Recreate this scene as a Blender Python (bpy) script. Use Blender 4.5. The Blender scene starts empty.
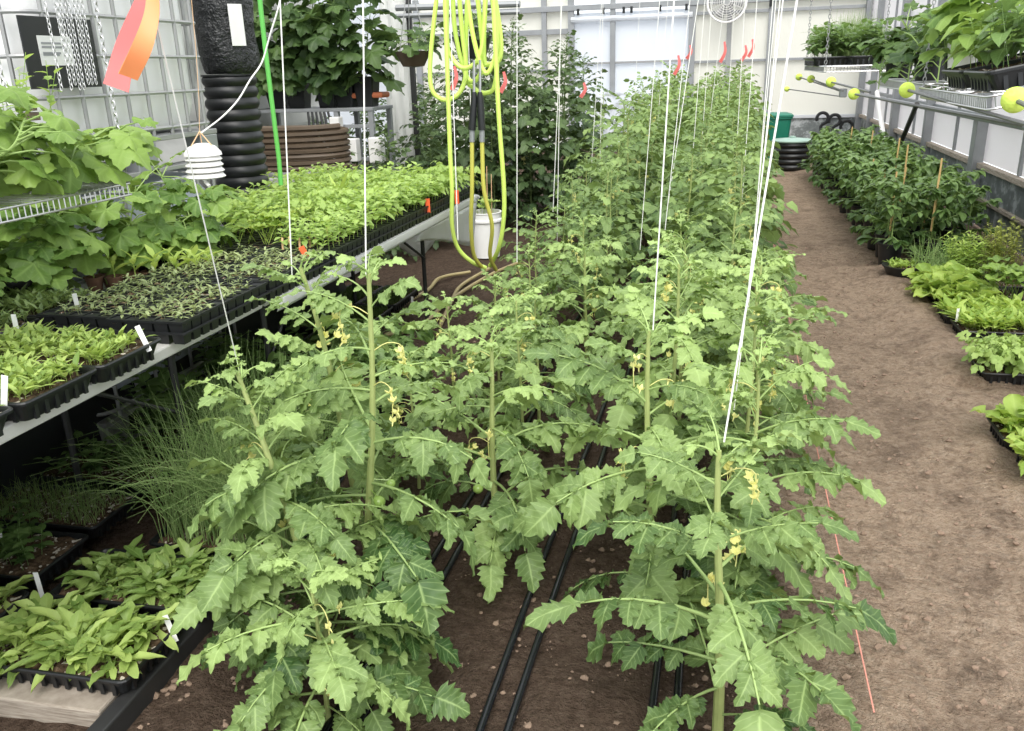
import bpy, math, random
import numpy as np
from mathutils import Matrix, Vector, noise as mnoise
PI=math.pi
C=bpy.context.scene.collection
# ------------------------------------------------------------------ camera model
W,H=1024,731
FOC=850.0; VPX,VPY=732.0,62.0; ROLL=-0.032; EYE=1.6
def _cam():
    n=np.array([-ROLL,1.0]); n/=np.hypot(*n)
    d=(np.array([W/2,H/2])-np.array([VPX,VPY]))@n
    p=np.arctan2(d,FOC)
    up=np.array([-n[0]*np.cos(p),-n[1]*np.cos(p),-np.sin(p)])
    fw=np.array([VPX-W/2,VPY-H/2,FOC]); fw/=np.linalg.norm(fw)
    fw=fw-up*(fw@up); fw/=np.linalg.norm(fw)
    return np.array([np.cross(fw,up),fw,up])
RM=_cam()
def ray(x,y): return RM@np.array([x-W/2,y-H/2,FOC])
def PZ(x,y,z=0.0):
    d=ray(x,y); return d*((z-EYE)/d[2])+np.array([0,0,EYE])
def PY(x,y,Y):
    d=ray(x,y); return d*(Y/d[1])+np.array([0,0,EYE])
def PX(x,y,X):
    d=ray(x,y); return d*(X/d[0])+np.array([0,0,EYE])
cd=bpy.data.cameras.new('camera'); cam=bpy.data.objects.new('camera',cd); C.objects.link(cam)
m3=RM@np.diag([1,-1,-1]); M4=Matrix([list(r)+[0] for r in m3]+[[0,0,0,1]]); M4.translation=Vector((0,0,EYE))
cam.matrix_world=M4; cd.sensor_fit='HORIZONTAL'; cd.sensor_width=36; cd.lens=FOC/W*36; cd.clip_start=.05; cd.clip_end=200
bpy.context.scene.camera=cam
# ------------------------------------------------------------------ mesh builder
class MB:
    def __init__(s): s.V=[];s.F=[];s.A=[];s.n=0
    def add(s,V,F,A=None):
        V=np.asarray(V,float); 
        if A is None: A=np.tile([.5,.5,.5],(len(V),1))
        elif np.ndim(A)==1: A=np.tile(A,(len(V),1))
        s.V.append(V); s.A.append(A); s.F.append(np.asarray(F,int)+s.n); s.n+=len(V)
    def mesh(s,name,mat,smooth=True):
        me=bpy.data.meshes.new(name)
        V=np.concatenate(s.V); A=np.concatenate(s.A)
        L=np.concatenate([f.ravel() for f in s.F]); cnt=np.concatenate([np.full(len(f),f.shape[1]) for f in s.F])
        me.vertices.add(len(V)); me.vertices.foreach_set('co',V.ravel().astype(np.float32))
        me.loops.add(len(L)); me.loops.foreach_set('vertex_index',L.astype(np.int32))
        me.polygons.add(len(cnt)); st=np.concatenate([[0],np.cumsum(cnt)[:-1]])
        me.polygons.foreach_set('loop_start',st.astype(np.int32))
        me.polygons.foreach_set('use_smooth',np.full(len(cnt),smooth))
        me.update(calc_edges=True); me.validate()
        at=me.attributes.new('ld','FLOAT_COLOR','POINT')
        at.data.foreach_set('color',np.hstack([A,np.ones((len(A),1))]).ravel().astype(np.float32))
        me.materials.append(mat)
        if smooth and not any(w in mat.name for w in ('leaf','blade','petal','ball')): me.set_sharp_from_angle(angle=math.radians(42))
        return me
    def build(s,name,mat,parent=None,smooth=True,bevel=0,label=None):
        o=bpy.data.objects.new(name,s.mesh(name,mat,smooth)); C.objects.link(o)
        if parent is not None: o.parent=parent
        if bevel:
            b=o.modifiers.new('bevel','BEVEL'); b.width=bevel; b.segments=2; b.limit_method='ANGLE'
        if label: o['label']=label
        return o
def nrm(v): v=np.asarray(v,float); return v/(np.linalg.norm(v)+1e-12)
def tube(M,pts,r,n=6,A=(.5,.5,.5),cap=True):
    P=np.asarray(pts,float); k=len(P); r=np.broadcast_to(np.asarray(r,float),(k,))
    T=np.gradient(P,axis=0); T/=np.linalg.norm(T,axis=1)[:,None]+1e-12
    a=np.array([0,0,1.]) if abs(T[0][2])<.9 else np.array([1.,0,0])
    N=nrm(np.cross(T[0],a)); V=[]
    ang=np.arange(n)*2*PI/n; c,s=np.cos(ang),np.sin(ang)
    for i in range(k):
        N=nrm(N-T[i]*(N@T[i])); B=np.cross(T[i],N)
        V.append(P[i]+r[i]*(c[:,None]*N+s[:,None]*B))
    V=np.concatenate(V); i=np.arange(k-1)[:,None]*n; j=np.arange(n)[None]
    F=np.stack([i+j,i+(j+1)%n,i+n+(j+1)%n,i+n+j],-1).reshape(-1,4)
    M.add(V,F,A)
    if cap:
        for e,o in ((0,0),(k-1,(k-1)*n)):
            M.add(np.vstack([V[o:o+n],P[e]]),[[(q+1)%n,q,n] if e==0 else [q,(q+1)%n,n] for q in range(n)],A)
def smooth(pts,m=8):
    P=np.asarray(pts,float); P=np.vstack([2*P[0]-P[1],P,2*P[-1]-P[-2]]); out=[]
    for i in range(1,len(P)-2):
        for t in np.linspace(0,1,m,endpoint=False):
            a,b,c,d=P[i-1:i+3]
            out.append(.5*((2*b)+(c-a)*t+(2*a-5*b+4*c-d)*t*t+(3*b-a-3*c+d)*t**3))
    out.append(P[-2]); return np.array(out)
BF=np.array([[0,3,2,1],[4,5,6,7],[0,1,5,4],[1,2,6,5],[2,3,7,6],[3,0,4,7]])
def box(M,c,s,rz=0,R=None,taper=1.0,A=None):
    x,y,z=np.asarray(s)/2.; V=np.array([[-x,-y,-z],[x,-y,-z],[x,y,-z],[-x,y,-z],[-x,-y,z],[x,-y,z],[x,y,z],[-x,y,z]])
    V[:4,:2]*=taper
    if rz: ca,sa=math.cos(rz),math.sin(rz); V=V@np.array([[ca,sa,0],[-sa,ca,0],[0,0,1]])
    if R is not None: V=V@np.asarray(R).T
    M.add(V+np.asarray(c),BF,A)
def bar(M,a,b,w,h=None):
    a,b=np.asarray(a,float),np.asarray(b,float); h=h or w; T=nrm(b-a)
    up=np.array([0,0,1.]) if abs(T[2])<.95 else np.array([0,1.,0]); S=nrm(np.cross(T,up)); U=np.cross(S,T)
    box(M,(a+b)/2,(np.linalg.norm(b-a),w,h),R=np.stack([T,S,U],1))
def lathe(M,prof,n=20,c=(0,0,0),A=None):
    P=np.asarray(prof,float); k=len(P); a=np.arange(n)*2*PI/n
    V=np.stack([P[:,0:1]*np.cos(a),P[:,0:1]*np.sin(a),np.repeat(P[:,1:2],n,1)],-1).reshape(-1,3)+np.asarray(c)
    i=np.arange(k-1)[:,None]*n; j=np.arange(n)[None]
    M.add(V,np.stack([i+j,i+(j+1)%n,i+n+(j+1)%n,i+n+j],-1).reshape(-1,4),A)
def rrect(w,d,r,n=4):
    out=[]
    for cx,cy,a0 in ((w/2-r,d/2-r,0),(-w/2+r,d/2-r,PI/2),(-w/2+r,-d/2+r,PI),(w/2-r,-d/2+r,1.5*PI)):
        for t in np.linspace(0,PI/2,n): out.append((cx+r*math.cos(a0+t),cy+r*math.sin(a0+t)))
    return np.array(out)
def rings(M,ringlist,capfirst=True,caplast=True,A=None):
    n=len(ringlist[0]); k=len(ringlist); V=np.concatenate(ringlist)
    i=np.arange(k-1)[:,None]*n; j=np.arange(n)[None]
    M.add(V,np.stack([i+j,i+(j+1)%n,i+n+(j+1)%n,i+n+j],-1).reshape(-1,4),A)
    for e,f in ((0,capfirst),(k-1,caplast)):
        if f:
            R_=ringlist[e]; c=R_.mean(0)
            M.add(np.vstack([R_,c]),[[(q+1)%n,q,n] if e==0 else [q,(q+1)%n,n] for q in range(n)],A)
def rr3(w,d,r,z,n=4):
    p=rrect(w,d,r,n); return np.column_stack([p,np.full(len(p),z)])
# ------------------------------------------------------------------ tagging
def tag(o,label=None,cat=None,group=None,kind=None):
    if label:o['label']=label
    if cat:o['category']=cat
    if group:o['group']=group
    if kind:o['kind']=kind
    return o
def thing(name,label,cat,loc=(0,0,0),rz=0,group=None):
    o=bpy.data.objects.new(name,None); C.objects.link(o); o.empty_display_size=.05
    o.location=tuple(loc); o.rotation_euler=(0,0,rz); return tag(o,label,cat,group)
def dup(root,loc,rz=0,label=None,group=None,scale=1.0,rot=None):
    r=root.copy(); C.objects.link(r); r.location=tuple(loc); r.rotation_euler=rot or (0,0,rz); r.scale=(scale,)*3
    if label:r['label']=label
    if group:r['group']=group
    for ch in list(root.children):
        c=ch.copy(); C.objects.link(c); c.parent=r
        for g in ch.children:
            d=g.copy(); C.objects.link(d); d.parent=c
    return r
ORD='first second third fourth fifth sixth seventh eighth ninth tenth eleventh twelfth thirteenth fourteenth fifteenth sixteenth seventeenth eighteenth nineteenth twentieth'.split()+['twenty-first','twenty-second','twenty-third','twenty-fourth','twenty-fifth','twenty-sixth']
# ------------------------------------------------------------------ materials
class NT:
    def __init__(s,name):
        s.m=bpy.data.materials.new(name); s.m.use_nodes=True; s.t=s.m.node_tree; s.t.nodes.clear()
        s.out=s.t.nodes.new('ShaderNodeOutputMaterial')
    def n(s,typ,**k):
        x=s.t.nodes.new('ShaderNode'+typ)
        for a,v in k.items():
            if a.startswith('i_'):
                key=a[2:]; key=int(key) if key.isdigit() else key.replace('_',' ')
                if isinstance(v,bpy.types.NodeSocket): s.t.links.new(v,x.inputs[key])
                else: x.inputs[key].default_value=v
            else: setattr(x,a,v)
        return x
    def math(s,op,a,b=0.0,c=0.0):
        x=s.n('Math',operation=op)
        for i,v in enumerate((a,b,c)):
            if isinstance(v,bpy.types.NodeSocket): s.t.links.new(v,x.inputs[i])
            else: x.inputs[i].default_value=v
        return x.outputs[0]
    def mix(s,f,a,b):
        x=s.n('MixRGB')
        for i,v in enumerate((f,a,b)):
            if isinstance(v,bpy.types.NodeSocket): s.t.links.new(v,x.inputs[i])
            elif i==0: x.inputs[0].default_value=v
            else: x.inputs[i].default_value=(*v,1)
        return x.outputs[0]
    def ramp(s,f,stops):
        x=s.n('ValToRGB'); s.t.links.new(f,x.inputs[0]); e=x.color_ramp.elements
        while len(e)<len(stops): e.new(.5)
        for q,(p,c) in zip(e,stops): q.position=p; q.color=(*c,1)
        return x.outputs[0]
    def noise(s,scale,detail=3,rough=.5,coord='Object',vec=None):
        if vec is None: vec=s.n('TexCoord').outputs[coord]
        return s.n('TexNoise',i_Vector=vec,i_Scale=scale,i_Detail=detail,i_Roughness=rough).outputs['Fac']
    def bump(s,h,str_=.3,dist=.01): return s.n('Bump',i_Height=h,i_Strength=str_,i_Distance=dist).outputs[0]
    def pbr(s,col,rough=.5,metal=0,normal=None,spec=.5,trans=0,tcol=None):
        b=s.n('BsdfPrincipled')
        for k,v in (('Base Color',col),('Roughness',rough),('Metallic',metal),('Specular IOR Level',spec)):
            if isinstance(v,bpy.types.NodeSocket): s.t.links.new(v,b.inputs[k])
            else: b.inputs[k].default_value=(*v,1) if isinstance(v,(tuple,list)) else v
        if normal is not None: s.t.links.new(normal,b.inputs['Normal'])
        sh=b.outputs[0]
        if trans:
            t=s.n('BsdfTranslucent'); tc=tcol if tcol is not None else col
            if isinstance(tc,bpy.types.NodeSocket): s.t.links.new(tc,t.inputs[0])
            else: t.inputs[0].default_value=(*tc,1)
            mx=s.n('MixShader'); mx.inputs[0].default_value=trans
            s.t.links.new(sh,mx.inputs[1]); s.t.links.new(t.outputs[0],mx.inputs[2]); sh=mx.outputs[0]
        s.t.links.new(sh,s.out.inputs[0]); return s.m
def srgb(r,g,b): return tuple((c/12.92 if c<=.04045 else ((c+.055)/1.055)**2.4) for c in (r/255,g/255,b/255))
def simple(name,col,rough=.5,metal=0,var=.12,scale=12,bump=0,trans=0,spec=.5):
    t=NT(name); f=t.noise(scale,4,.6)
    c=t.mix(f,tuple(x*(1-var) for x in col),tuple(min(1,x*(1+var)) for x in col))
    return t.pbr(c,rough,metal,t.bump(t.noise(scale*6,3),bump,.004) if bump else None,spec,trans)
def leafmat(name,dark,light,trans=.3,rough=.5,vein=.45,veins=7.0,spec=.35):
    t=NT(name); at=t.n('Attribute',attribute_name='ld'); sp=t.n('SeparateColor'); t.t.links.new(at.outputs['Color'],sp.inputs[0])
    u=t.math('ABSOLUTE',t.math('MULTIPLY_ADD',sp.outputs[0],2.0,-1.0)); v=sp.outputs[1]; tone=sp.outputs[2]
    nz=t.noise(9,3); oi=t.n('ObjectInfo').outputs['Random']
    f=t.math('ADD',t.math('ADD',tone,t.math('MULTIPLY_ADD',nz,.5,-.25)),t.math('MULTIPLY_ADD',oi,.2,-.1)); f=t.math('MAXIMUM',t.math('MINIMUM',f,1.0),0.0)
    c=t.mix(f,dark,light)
    mid=t.math('SUBTRACT',1.0,t.math('SMOOTH_MIN',t.math('MULTIPLY',u,9.0),1.0,.1))
    mid=t.math('MAXIMUM',mid,0.0)
    sv=t.math('SINE',t.math('MULTIPLY',t.math('SUBTRACT',t.math('MULTIPLY',v,veins),t.math('MULTIPLY',u,1.6)),2*PI))
    sv=t.math('MULTIPLY',t.math('MAXIMUM',t.math('SUBTRACT',sv,.75),0.0),1.6)
    vf=t.math('MULTIPLY',t.math('MAXIMUM',mid,sv),vein)
    pale=tuple(min(1,x*1.25+.06) for x in light)
    c=t.mix(vf,c,pale)
    geo=t.n('NewGeometry').outputs['Backfacing']
    c=t.mix(t.math('MULTIPLY',geo,.35),c,tuple(min(1,x*1.1+.05) for x in light))
    h=t.math('ADD',t.math('MULTIPLY',vf,-1.0),t.math('MULTIPLY',t.noise(60,2),.35))
    tc=t.mix(.5,c,(light[0]*1.2,light[1]*1.1,light[2]*.5))
    return t.pbr(c,rough,0,t.bump(h,.35,.004),spec,trans,tc)
# foliage
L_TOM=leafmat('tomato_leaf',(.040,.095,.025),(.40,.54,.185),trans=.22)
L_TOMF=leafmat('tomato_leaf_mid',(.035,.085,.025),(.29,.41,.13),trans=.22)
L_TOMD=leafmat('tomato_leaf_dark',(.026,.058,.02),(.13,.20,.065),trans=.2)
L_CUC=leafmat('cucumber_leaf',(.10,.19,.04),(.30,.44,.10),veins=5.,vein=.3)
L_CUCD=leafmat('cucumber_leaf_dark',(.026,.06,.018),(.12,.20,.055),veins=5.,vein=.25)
L_SEED=leafmat('seedling_leaf',(.17,.30,.06),(.50,.66,.20),trans=.4,vein=.2)
L_PEP=leafmat('pepper_leaf',(.045,.10,.025),(.21,.33,.10),rough=.4)
L_CHA=leafmat('chard_leaf',(.12,.22,.045),(.38,.50,.15),rough=.4,vein=.35)
L_CHAD=leafmat('chard_leaf_dark',(.05,.10,.03),(.24,.33,.11),rough=.35,vein=.3)
L_SAGE=leafmat('sprout_leaf',(.17,.24,.09),(.48,.56,.27),vein=.1)
L_LET=leafmat('lettuce_leaf',(.18,.32,.05),(.52,.66,.17),trans=.4,vein=.2)
L_LETB=leafmat('beet_leaf',(.11,.21,.04),(.47,.60,.17),vein=.15)
L_CEL=leafmat('celery_leaf',(.13,.25,.05),(.42,.56,.17),trans=.35,vein=.2)
L_HERB=leafmat('herb_leaf',(.16,.21,.04),(.48,.52,.12),vein=.1)
L_CHIV=leafmat('chive_blade',(.14,.26,.07),(.42,.56,.22),vein=.05)
L_MOSS=leafmat('cress_blade',(.05,.10,.02),(.18,.27,.06),vein=.05)
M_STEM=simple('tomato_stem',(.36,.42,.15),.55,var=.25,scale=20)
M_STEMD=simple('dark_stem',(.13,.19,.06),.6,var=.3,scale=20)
M_VINE=simple('vine_stem',(.28,.40,.12),.55,var=.2,scale=20)
M_FLOW=simple('yellow_petals',(.95,.88,.36),.5,var=.15,scale=30,trans=.25)
M_FRUIT=simple('green_tomato_skin',(.28,.42,.10),.25,var=.15,scale=15)
# hard goods
M_BLK=simple('black_plastic',(.012,.013,.014),.42,var=.3,scale=8,bump=.05)
M_BLKG=simple('glossy_black_tube',(.008,.009,.012),.22,var=.2,scale=8)
M_DRK=simple('dark_metal',(.05,.05,.05),.5,.4,.3,10)
M_WHT=simple('white_plastic',(.80,.78,.76),.45,var=.06,scale=6)
M_TANK=simple('tank_plastic',(.80,.795,.79),.4,var=.06,scale=3)
M_TANKB=simple('blue_grey_tank',(.42,.46,.52),.4,var=.1,scale=3)
M_CAGE=simple('galvanised_tube',(.34,.34,.34),.45,.3,.15,20)
M_GAL=simple('grey_metal',(.30,.31,.32),.5,.35,.2,6)
M_WIRE=simple('chrome_wire',(.5,.5,.5),.3,.8,.15,20)
M_CHN=simple('grey_chain',(.62,.62,.62),.35,.3,.15,20)
M_LAM=simple('grey_laminate',(.60,.59,.56),.45,var=.1,scale=9)
M_BKT=simple('bucket_plastic',(.92,.92,.90),.4,var=.03,scale=6)
M_RODM=simple('dull_conduit',(.17,.17,.17),.5,.3,.2,20)
M_STR=simple('white_twine',(.85,.84,.80),.8,var=.05,scale=30)
M_PINK=simple('pink_string',(.75,.32,.25),.8,var=.1,scale=30)
M_TAPE=simple('coral_tape',(.95,.27,.26),.45,var=.06,scale=10,trans=.3)
M_TAPEO=simple('orange_tape',(.95,.40,.16),.45,var=.06,scale=10,trans=.3)
M_ORNG=simple('orange_tag',(.9,.14,.04),.5,var=.06,scale=10)
M_TAG=simple('white_tag',(.85,.85,.83),.5,var=.05,scale=10)
M_WOOD=simple('bamboo',(.62,.42,.18),.6,var=.25,scale=20)
M_STICK=simple('wooden_stick',(.72,.46,.26),.6,var=.2,scale=20)
M_HOSE=simple('lime_hose',(.64,.82,.17),.35,var=.08,scale=10)
M_HOSEY=simple('yellow_hose',(.55,.52,.10),.4,var=.12,scale=10)
M_HOSEB=simple('tan_hose',(.36,.29,.14),.5,var=.2,scale=10)
M_GRN=simple('green_pole',(.14,.52,.10),.35,var=.1,scale=8)
M_TEAL=simple('green_lid',(.30,.42,.36),.45,var=.12,scale=5)
M_TEALD=simple('green_bin_plastic',(.01,.16,.10),.4,var=.12,scale=5)
M_TERRA=simple('peat_pot',(.14,.075,.045),.9,var=.3,scale=40,bump=.3)
M_SHEET=simple('plastic_sheet',(.90,.90,.88),.4,var=.06,scale=3,trans=.5)
M_GSHEET=simple('grey_sheet',(.42,.42,.40),.5,var=.25,scale=4,bump=.3)
M_CARD=simple('paper',(.72,.72,.70),.6,var=.08,scale=20)
M_BROWN=simple('brown_pipe',(.10,.07,.045),.5,var=.3,scale=10)
M_RUST=simple('orange_cloth',(.6,.18,.08),.7,var=.2,scale=10)
def m_bag():
    t=NT('black_bag'); h=t.noise(9,5,.65); return t.pbr((.010,.011,.012),.28,0,t.bump(h,1.0,.05))
M_BAG=m_bag()
def m_ball():
    t=NT('tennis_felt'); return t.pbr(t.mix(t.noise(60,3),(.55,.72,.08),(.75,.9,.22)),.9,0,t.bump(t.noise(220,2),.5,.003),.1)
M_BALL=m_ball()
def m_plank():
    t=NT('weathered_wood'); tc=t.n('TexCoord').outputs['Object']; mp=t.n('Mapping',i_Vector=tc); mp.inputs['Scale'].default_value=(3,3,40)
    f=t.noise(4,5,.6,vec=mp.outputs[0]); return t.pbr(t.ramp(f,[(.3,(.22,.18,.14)),(.7,(.48,.42,.35))]),.75,0,t.bump(f,.4,.004),.2)
M_PLANK=m_plank()
def m_pot(nm='potting_soil',k=1.0):
    t=NT(nm); v=t.n('TexVoronoi',i_Vector=t.n('TexCoord').outputs['Object'],i_Scale=110.0)
    f=t.noise(45,4,.7); c=t.ramp(f,[(.3,(.03*k,.018*k,.012*k)),(.55,(.12*k,.08*k,.05*k)),(.8,(.30*min(k,1.6),.22*min(k,1.6),.15*min(k,1.6)))])
    sp=t.math('LESS_THAN',t.n('SeparateColor',i_0=v.outputs['Color']).outputs[0],.10)
    return t.pbr(t.mix(sp,c,(.62,.56,.48)),.95,0,t.bump(t.noise(90,3),.8,.01),.1)
M_POT=m_pot(); M_POTL=m_pot('pale_potting_mix',2.6)
def m_floor():
    t=NT('garden_soil'); g=t.n('NewGeometry').outputs['Position']; sx=t.n('SeparateXYZ'); t.t.links.new(g,sx.inputs[0]); X=sx.outputs[0]
    wob=t.math('MULTIPLY_ADD',t.noise(1.6,3,vec=g),.6,-.3); xx=t.math('ADD',X,wob)
    mr=lambda a,b,c,d:t.n('MapRange',interpolation_type='SMOOTHSTEP',i_Value=xx,i_1=a,i_2=b,i_3=c,i_4=d).outputs[0]
    path=t.math('MULTIPLY',mr(.05,.42,0,1),mr(1.1,1.8,1,.35))
    big=t.noise(.9,4,.6,vec=g); fine=t.noise(38,8,.8,vec=g); med=t.noise(5,5,.65,vec=g)
    dry=t.ramp(fine,[(.32,(.33,.225,.155)),(.48,(.56,.41,.295)),(.68,(.70,.55,.42))])
    wet=t.ramp(fine,[(.3,(.045,.028,.02)),(.5,(.10,.066,.048)),(.7,(.17,.12,.088))])
    f=t.math('MULTIPLY',path,t.n('MapRange',interpolation_type='SMOOTHSTEP',i_Value=t.math('ADD',t.math('MULTIPLY',big,.65),t.math('MULTIPLY',med,.35)),i_1=.34,i_2=.50,i_3=.45,i_4=1.0).outputs[0])
    f=t.math('ADD',t.math('MULTIPLY',f,.85),.1)
    h=t.math('ADD',t.math('MULTIPLY',t.noise(14,6,.75,vec=g),1.0),t.math('MULTIPLY',t.noise(70,4,.7,vec=g),.5))
    pit=t.n('MapRange',i_Value=t.noise(13,7,.78,vec=g),i_1=.38,i_2=.52,i_3=.0,i_4=1.0).outputs[0]; cl=t.mix(f,wet,dry)
    dk=t.mix(.42,cl,(.06,.04,.028)); return t.pbr(t.mix(pit,dk,cl),.95,0,t.bump(h,1.0,.09),.1)
M_FLOOR=m_floor()
M_CLOD=simple('soil_clod',(.25,.175,.125),.95,var=.45,scale=30,bump=.6)
def m_pane(name,col,tr,rib=0):
    t=NT(name); f=t.noise(1.2,3)
    c=t.mix(f,tuple(x*.95 for x in col),col)
    nrm_=None
    if rib:
        w=t.n('TexWave',i_Vector=t.n('TexCoord').outputs['Object'],i_Scale=rib); nrm_=t.bump(w.outputs['Fac'],.15,.01)
    return t.pbr(c,.45,0,nrm_,.3,tr)
M_CREAM=m_pane('cream_polycarbonate',(.84,.83,.775),.45,12)
M_WPANE=m_pane('white_film',(.84,.86,.89),.5)
M_RPANE=m_pane('side_film',(.88,.86,.86),.5)
def m_galv():
    t=NT('stained_galvanised'); f=t.noise(5,5,.7); g=t.noise(2,3)
    c=t.ramp(f,[(.35,(.12,.135,.14)),(.5,(.19,.21,.21)),(.6,(.50,.53,.54))])
    return t.pbr(t.mix(t.math('MULTIPLY',g,.4),c,(.15,.17,.16)),.55,.2,None,.4)
M_GALV=m_galv()
# ------------------------------------------------------------------ leaf templates
rng=np.random.default_rng(7)
def strip_tpl(st,hw,cols,shift=None,fold=.2,droop=.35,wav=.03,curl=0.,r=None):
    st=np.asarray(st,float);hw=np.asarray(hw,float);us=np.linspace(-1,1,cols); n=len(st)
    sh=np.zeros(n) if shift is None else np.asarray(shift,float)
    X=st[:,None]+sh[:,None]*np.abs(us)[None]; Yy=hw[:,None]*us[None]
    Z=fold*np.abs(Yy)-droop*X**2+curl*X
    if wav and r is not None:
        p=r.uniform(0,6,4); Z=Z+wav*np.abs(us)[None]*np.sin(X*17+p[0]+us[None]*2.5)+wav*.7*np.sin(X*7+p[1])*us[None]+wav*.35*np.cos(us[None]*5+p[3])*np.sin(X*11+p[2])
        Yy=Yy+.04*np.sin(X*3+p[2])*X
    V=np.stack([X,Yy,Z],-1).reshape(-1,3)
    i=np.arange(n-1)[:,None]*cols; j=np.arange(cols-1)[None]
    F=np.stack([i+j,i+cols+j,i+cols+j+1,i+j+1],-1).reshape(-1,4)
    A=np.stack([np.broadcast_to(.5+.5*us[None],X.shape),np.clip(X,0,1),np.zeros_like(X)],-1).reshape(-1,3)
    return V,F,A
def tom_tpl(r):
    k=r.uniform(.75,1.2,12)
    hw=np.array([.012,.016,.24,.38,.32,.42,.31,.385,.25,.30,.17,.15,0]); hw[3:12]*=.55+.45*k[:9]
    return strip_tpl([0,.10,.16,.24,.30,.39,.45,.55,.61,.71,.77,.88,1.0],hw,7,[0,-.02,-.04,.0,-.03,.03,-.03,.035,-.02,.03,-.01,.03,0],fold=r.uniform(-.15,.35),droop=r.uniform(.05,.5),wav=r.uniform(.05,.11),r=r)
TOM_HI=[tom_tpl(rng) for _ in range(10)]
TOM_LO=[strip_tpl([0,.12,.3,.45,.62,.8,1.0],[.015,.03,.38,.30,.34,.17,0],3,[0,0,0,-.03,.05,.02,0],fold=rng.uniform(-.1,.35),droop=rng.uniform(.15,.55),wav=.03,r=rng) for _ in range(5)]
OVA_HI=[strip_tpl([0,.08,.22,.4,.58,.75,.9,1],[.02,.06,.22,.29,.27,.19,.09,0],5,fold=rng.uniform(.1,.5),droop=rng.uniform(.2,.6),wav=.025,r=rng) for _ in range(5)]
OVA_LO=[strip_tpl([0,.2,.5,.8,1],[.03,.24,.30,.18,0],3,fold=rng.uniform(.1,.5),droop=rng.uniform(.15,.6),wav=0,r=rng) for _ in range(4)]
SPAT=[strip_tpl([0,.25,.42,.55,.7,.85,.95,1],[.025,.03,.11,.22,.29,.25,.14,0],5,fold=rng.uniform(.2,.7),droop=rng.uniform(.3,1.0),wav=.06,r=rng) for _ in range(7)]
NAR=[strip_tpl([0,.25,.55,.8,1],[.03,.11,.13,.08,0],3,fold=.3,droop=rng.uniform(.2,.7),wav=0,r=rng) for _ in range(4)]
RUF=[strip_tpl([0,.15,.3,.45,.6,.75,.88,1],[.06,.14,.26,.36,.42,.40,.30,.12],7,fold=rng.uniform(.2,.5),droop=rng.uniform(.2,.5),wav=.12,r=rng) for _ in range(4)]
def cuc_tpl(r,lobes=(0,62,-62,125,-125),amp=(.36,.30,.30,.22,.22),base=.66,teeth=.03,cup=-.28):
    th=np.radians(np.linspace(-158,158,41)); rad=np.full(len(th),base)
    lob=np.radians(lobes)
    for l,a in zip(lob,amp): rad=np.maximum(rad,base+a*np.exp(-((th-l)/math.radians(22))**2)-.0)
    rad=rad+teeth*np.where(np.arange(len(th))%2,1,-1)*np.minimum(1,1)
    ts=np.array([0.02,.3,.55,.8,1.0]); R=ts[:,None]*rad[None]
    dmin=np.min(np.abs(th[:,None]-lob[None]),1); sgn=np.where(np.arange(len(th))%2,1,1)
    X=R*np.cos(th)[None]; Yy=R*np.sin(th)[None]; p=r.uniform(0,6,3)
    Z=cup*R**2+.10*R*np.cos(th[None]*5.8+p[0])*(.4+R)+.04*np.sin(X*7+p[1])
    V=np.stack([X,Yy,Z],-1).reshape(-1,3); n=len(th); i=np.arange(len(ts)-1)[:,None]*n; j=np.arange(n-1)[None]
    F=np.stack([i+j,i+n+j,i+n+j+1,i+j+1],-1).reshape(-1,4)
    u=np.clip(dmin[None]*1.8*R+0*R,0,1); A=np.stack([.5+.5*u,np.clip(R,0,1),np.zeros_like(R)],-1).reshape(-1,3)
    return V,F,A
CUC=[cuc_tpl(rng,cup=rng.uniform(-.45,-.1)) for _ in range(5)]
ROUND=[cuc_tpl(rng,amp=(.1,.08,.08,.05,.05),base=.85,teeth=0,cup=rng.uniform(.05,.3)) for _ in range(3)]
def place(M,tpl,o,A,N,ln,wd=None,tone=.5):
    V,F,At=tpl; A=nrm(A); N=np.asarray(N,float); N=N-A*(N@A)
    if np.linalg.norm(N)<1e-6: N=np.array([1.,0,0])-A*A[0]
    N=nrm(N); S=np.cross(N,A); wd=wd or ln
    At=At.copy(); At[:,2]=tone
    M.add(o+V[:,0:1]*ln*A+V[:,1:2]*wd*S+V[:,2:3]*ln*N,F,At)
def azv(a,e): return np.array([math.cos(a)*math.cos(e),math.sin(a)*math.cos(e),math.sin(e)])
STA=lambda t:(.5,.0,t)
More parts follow.
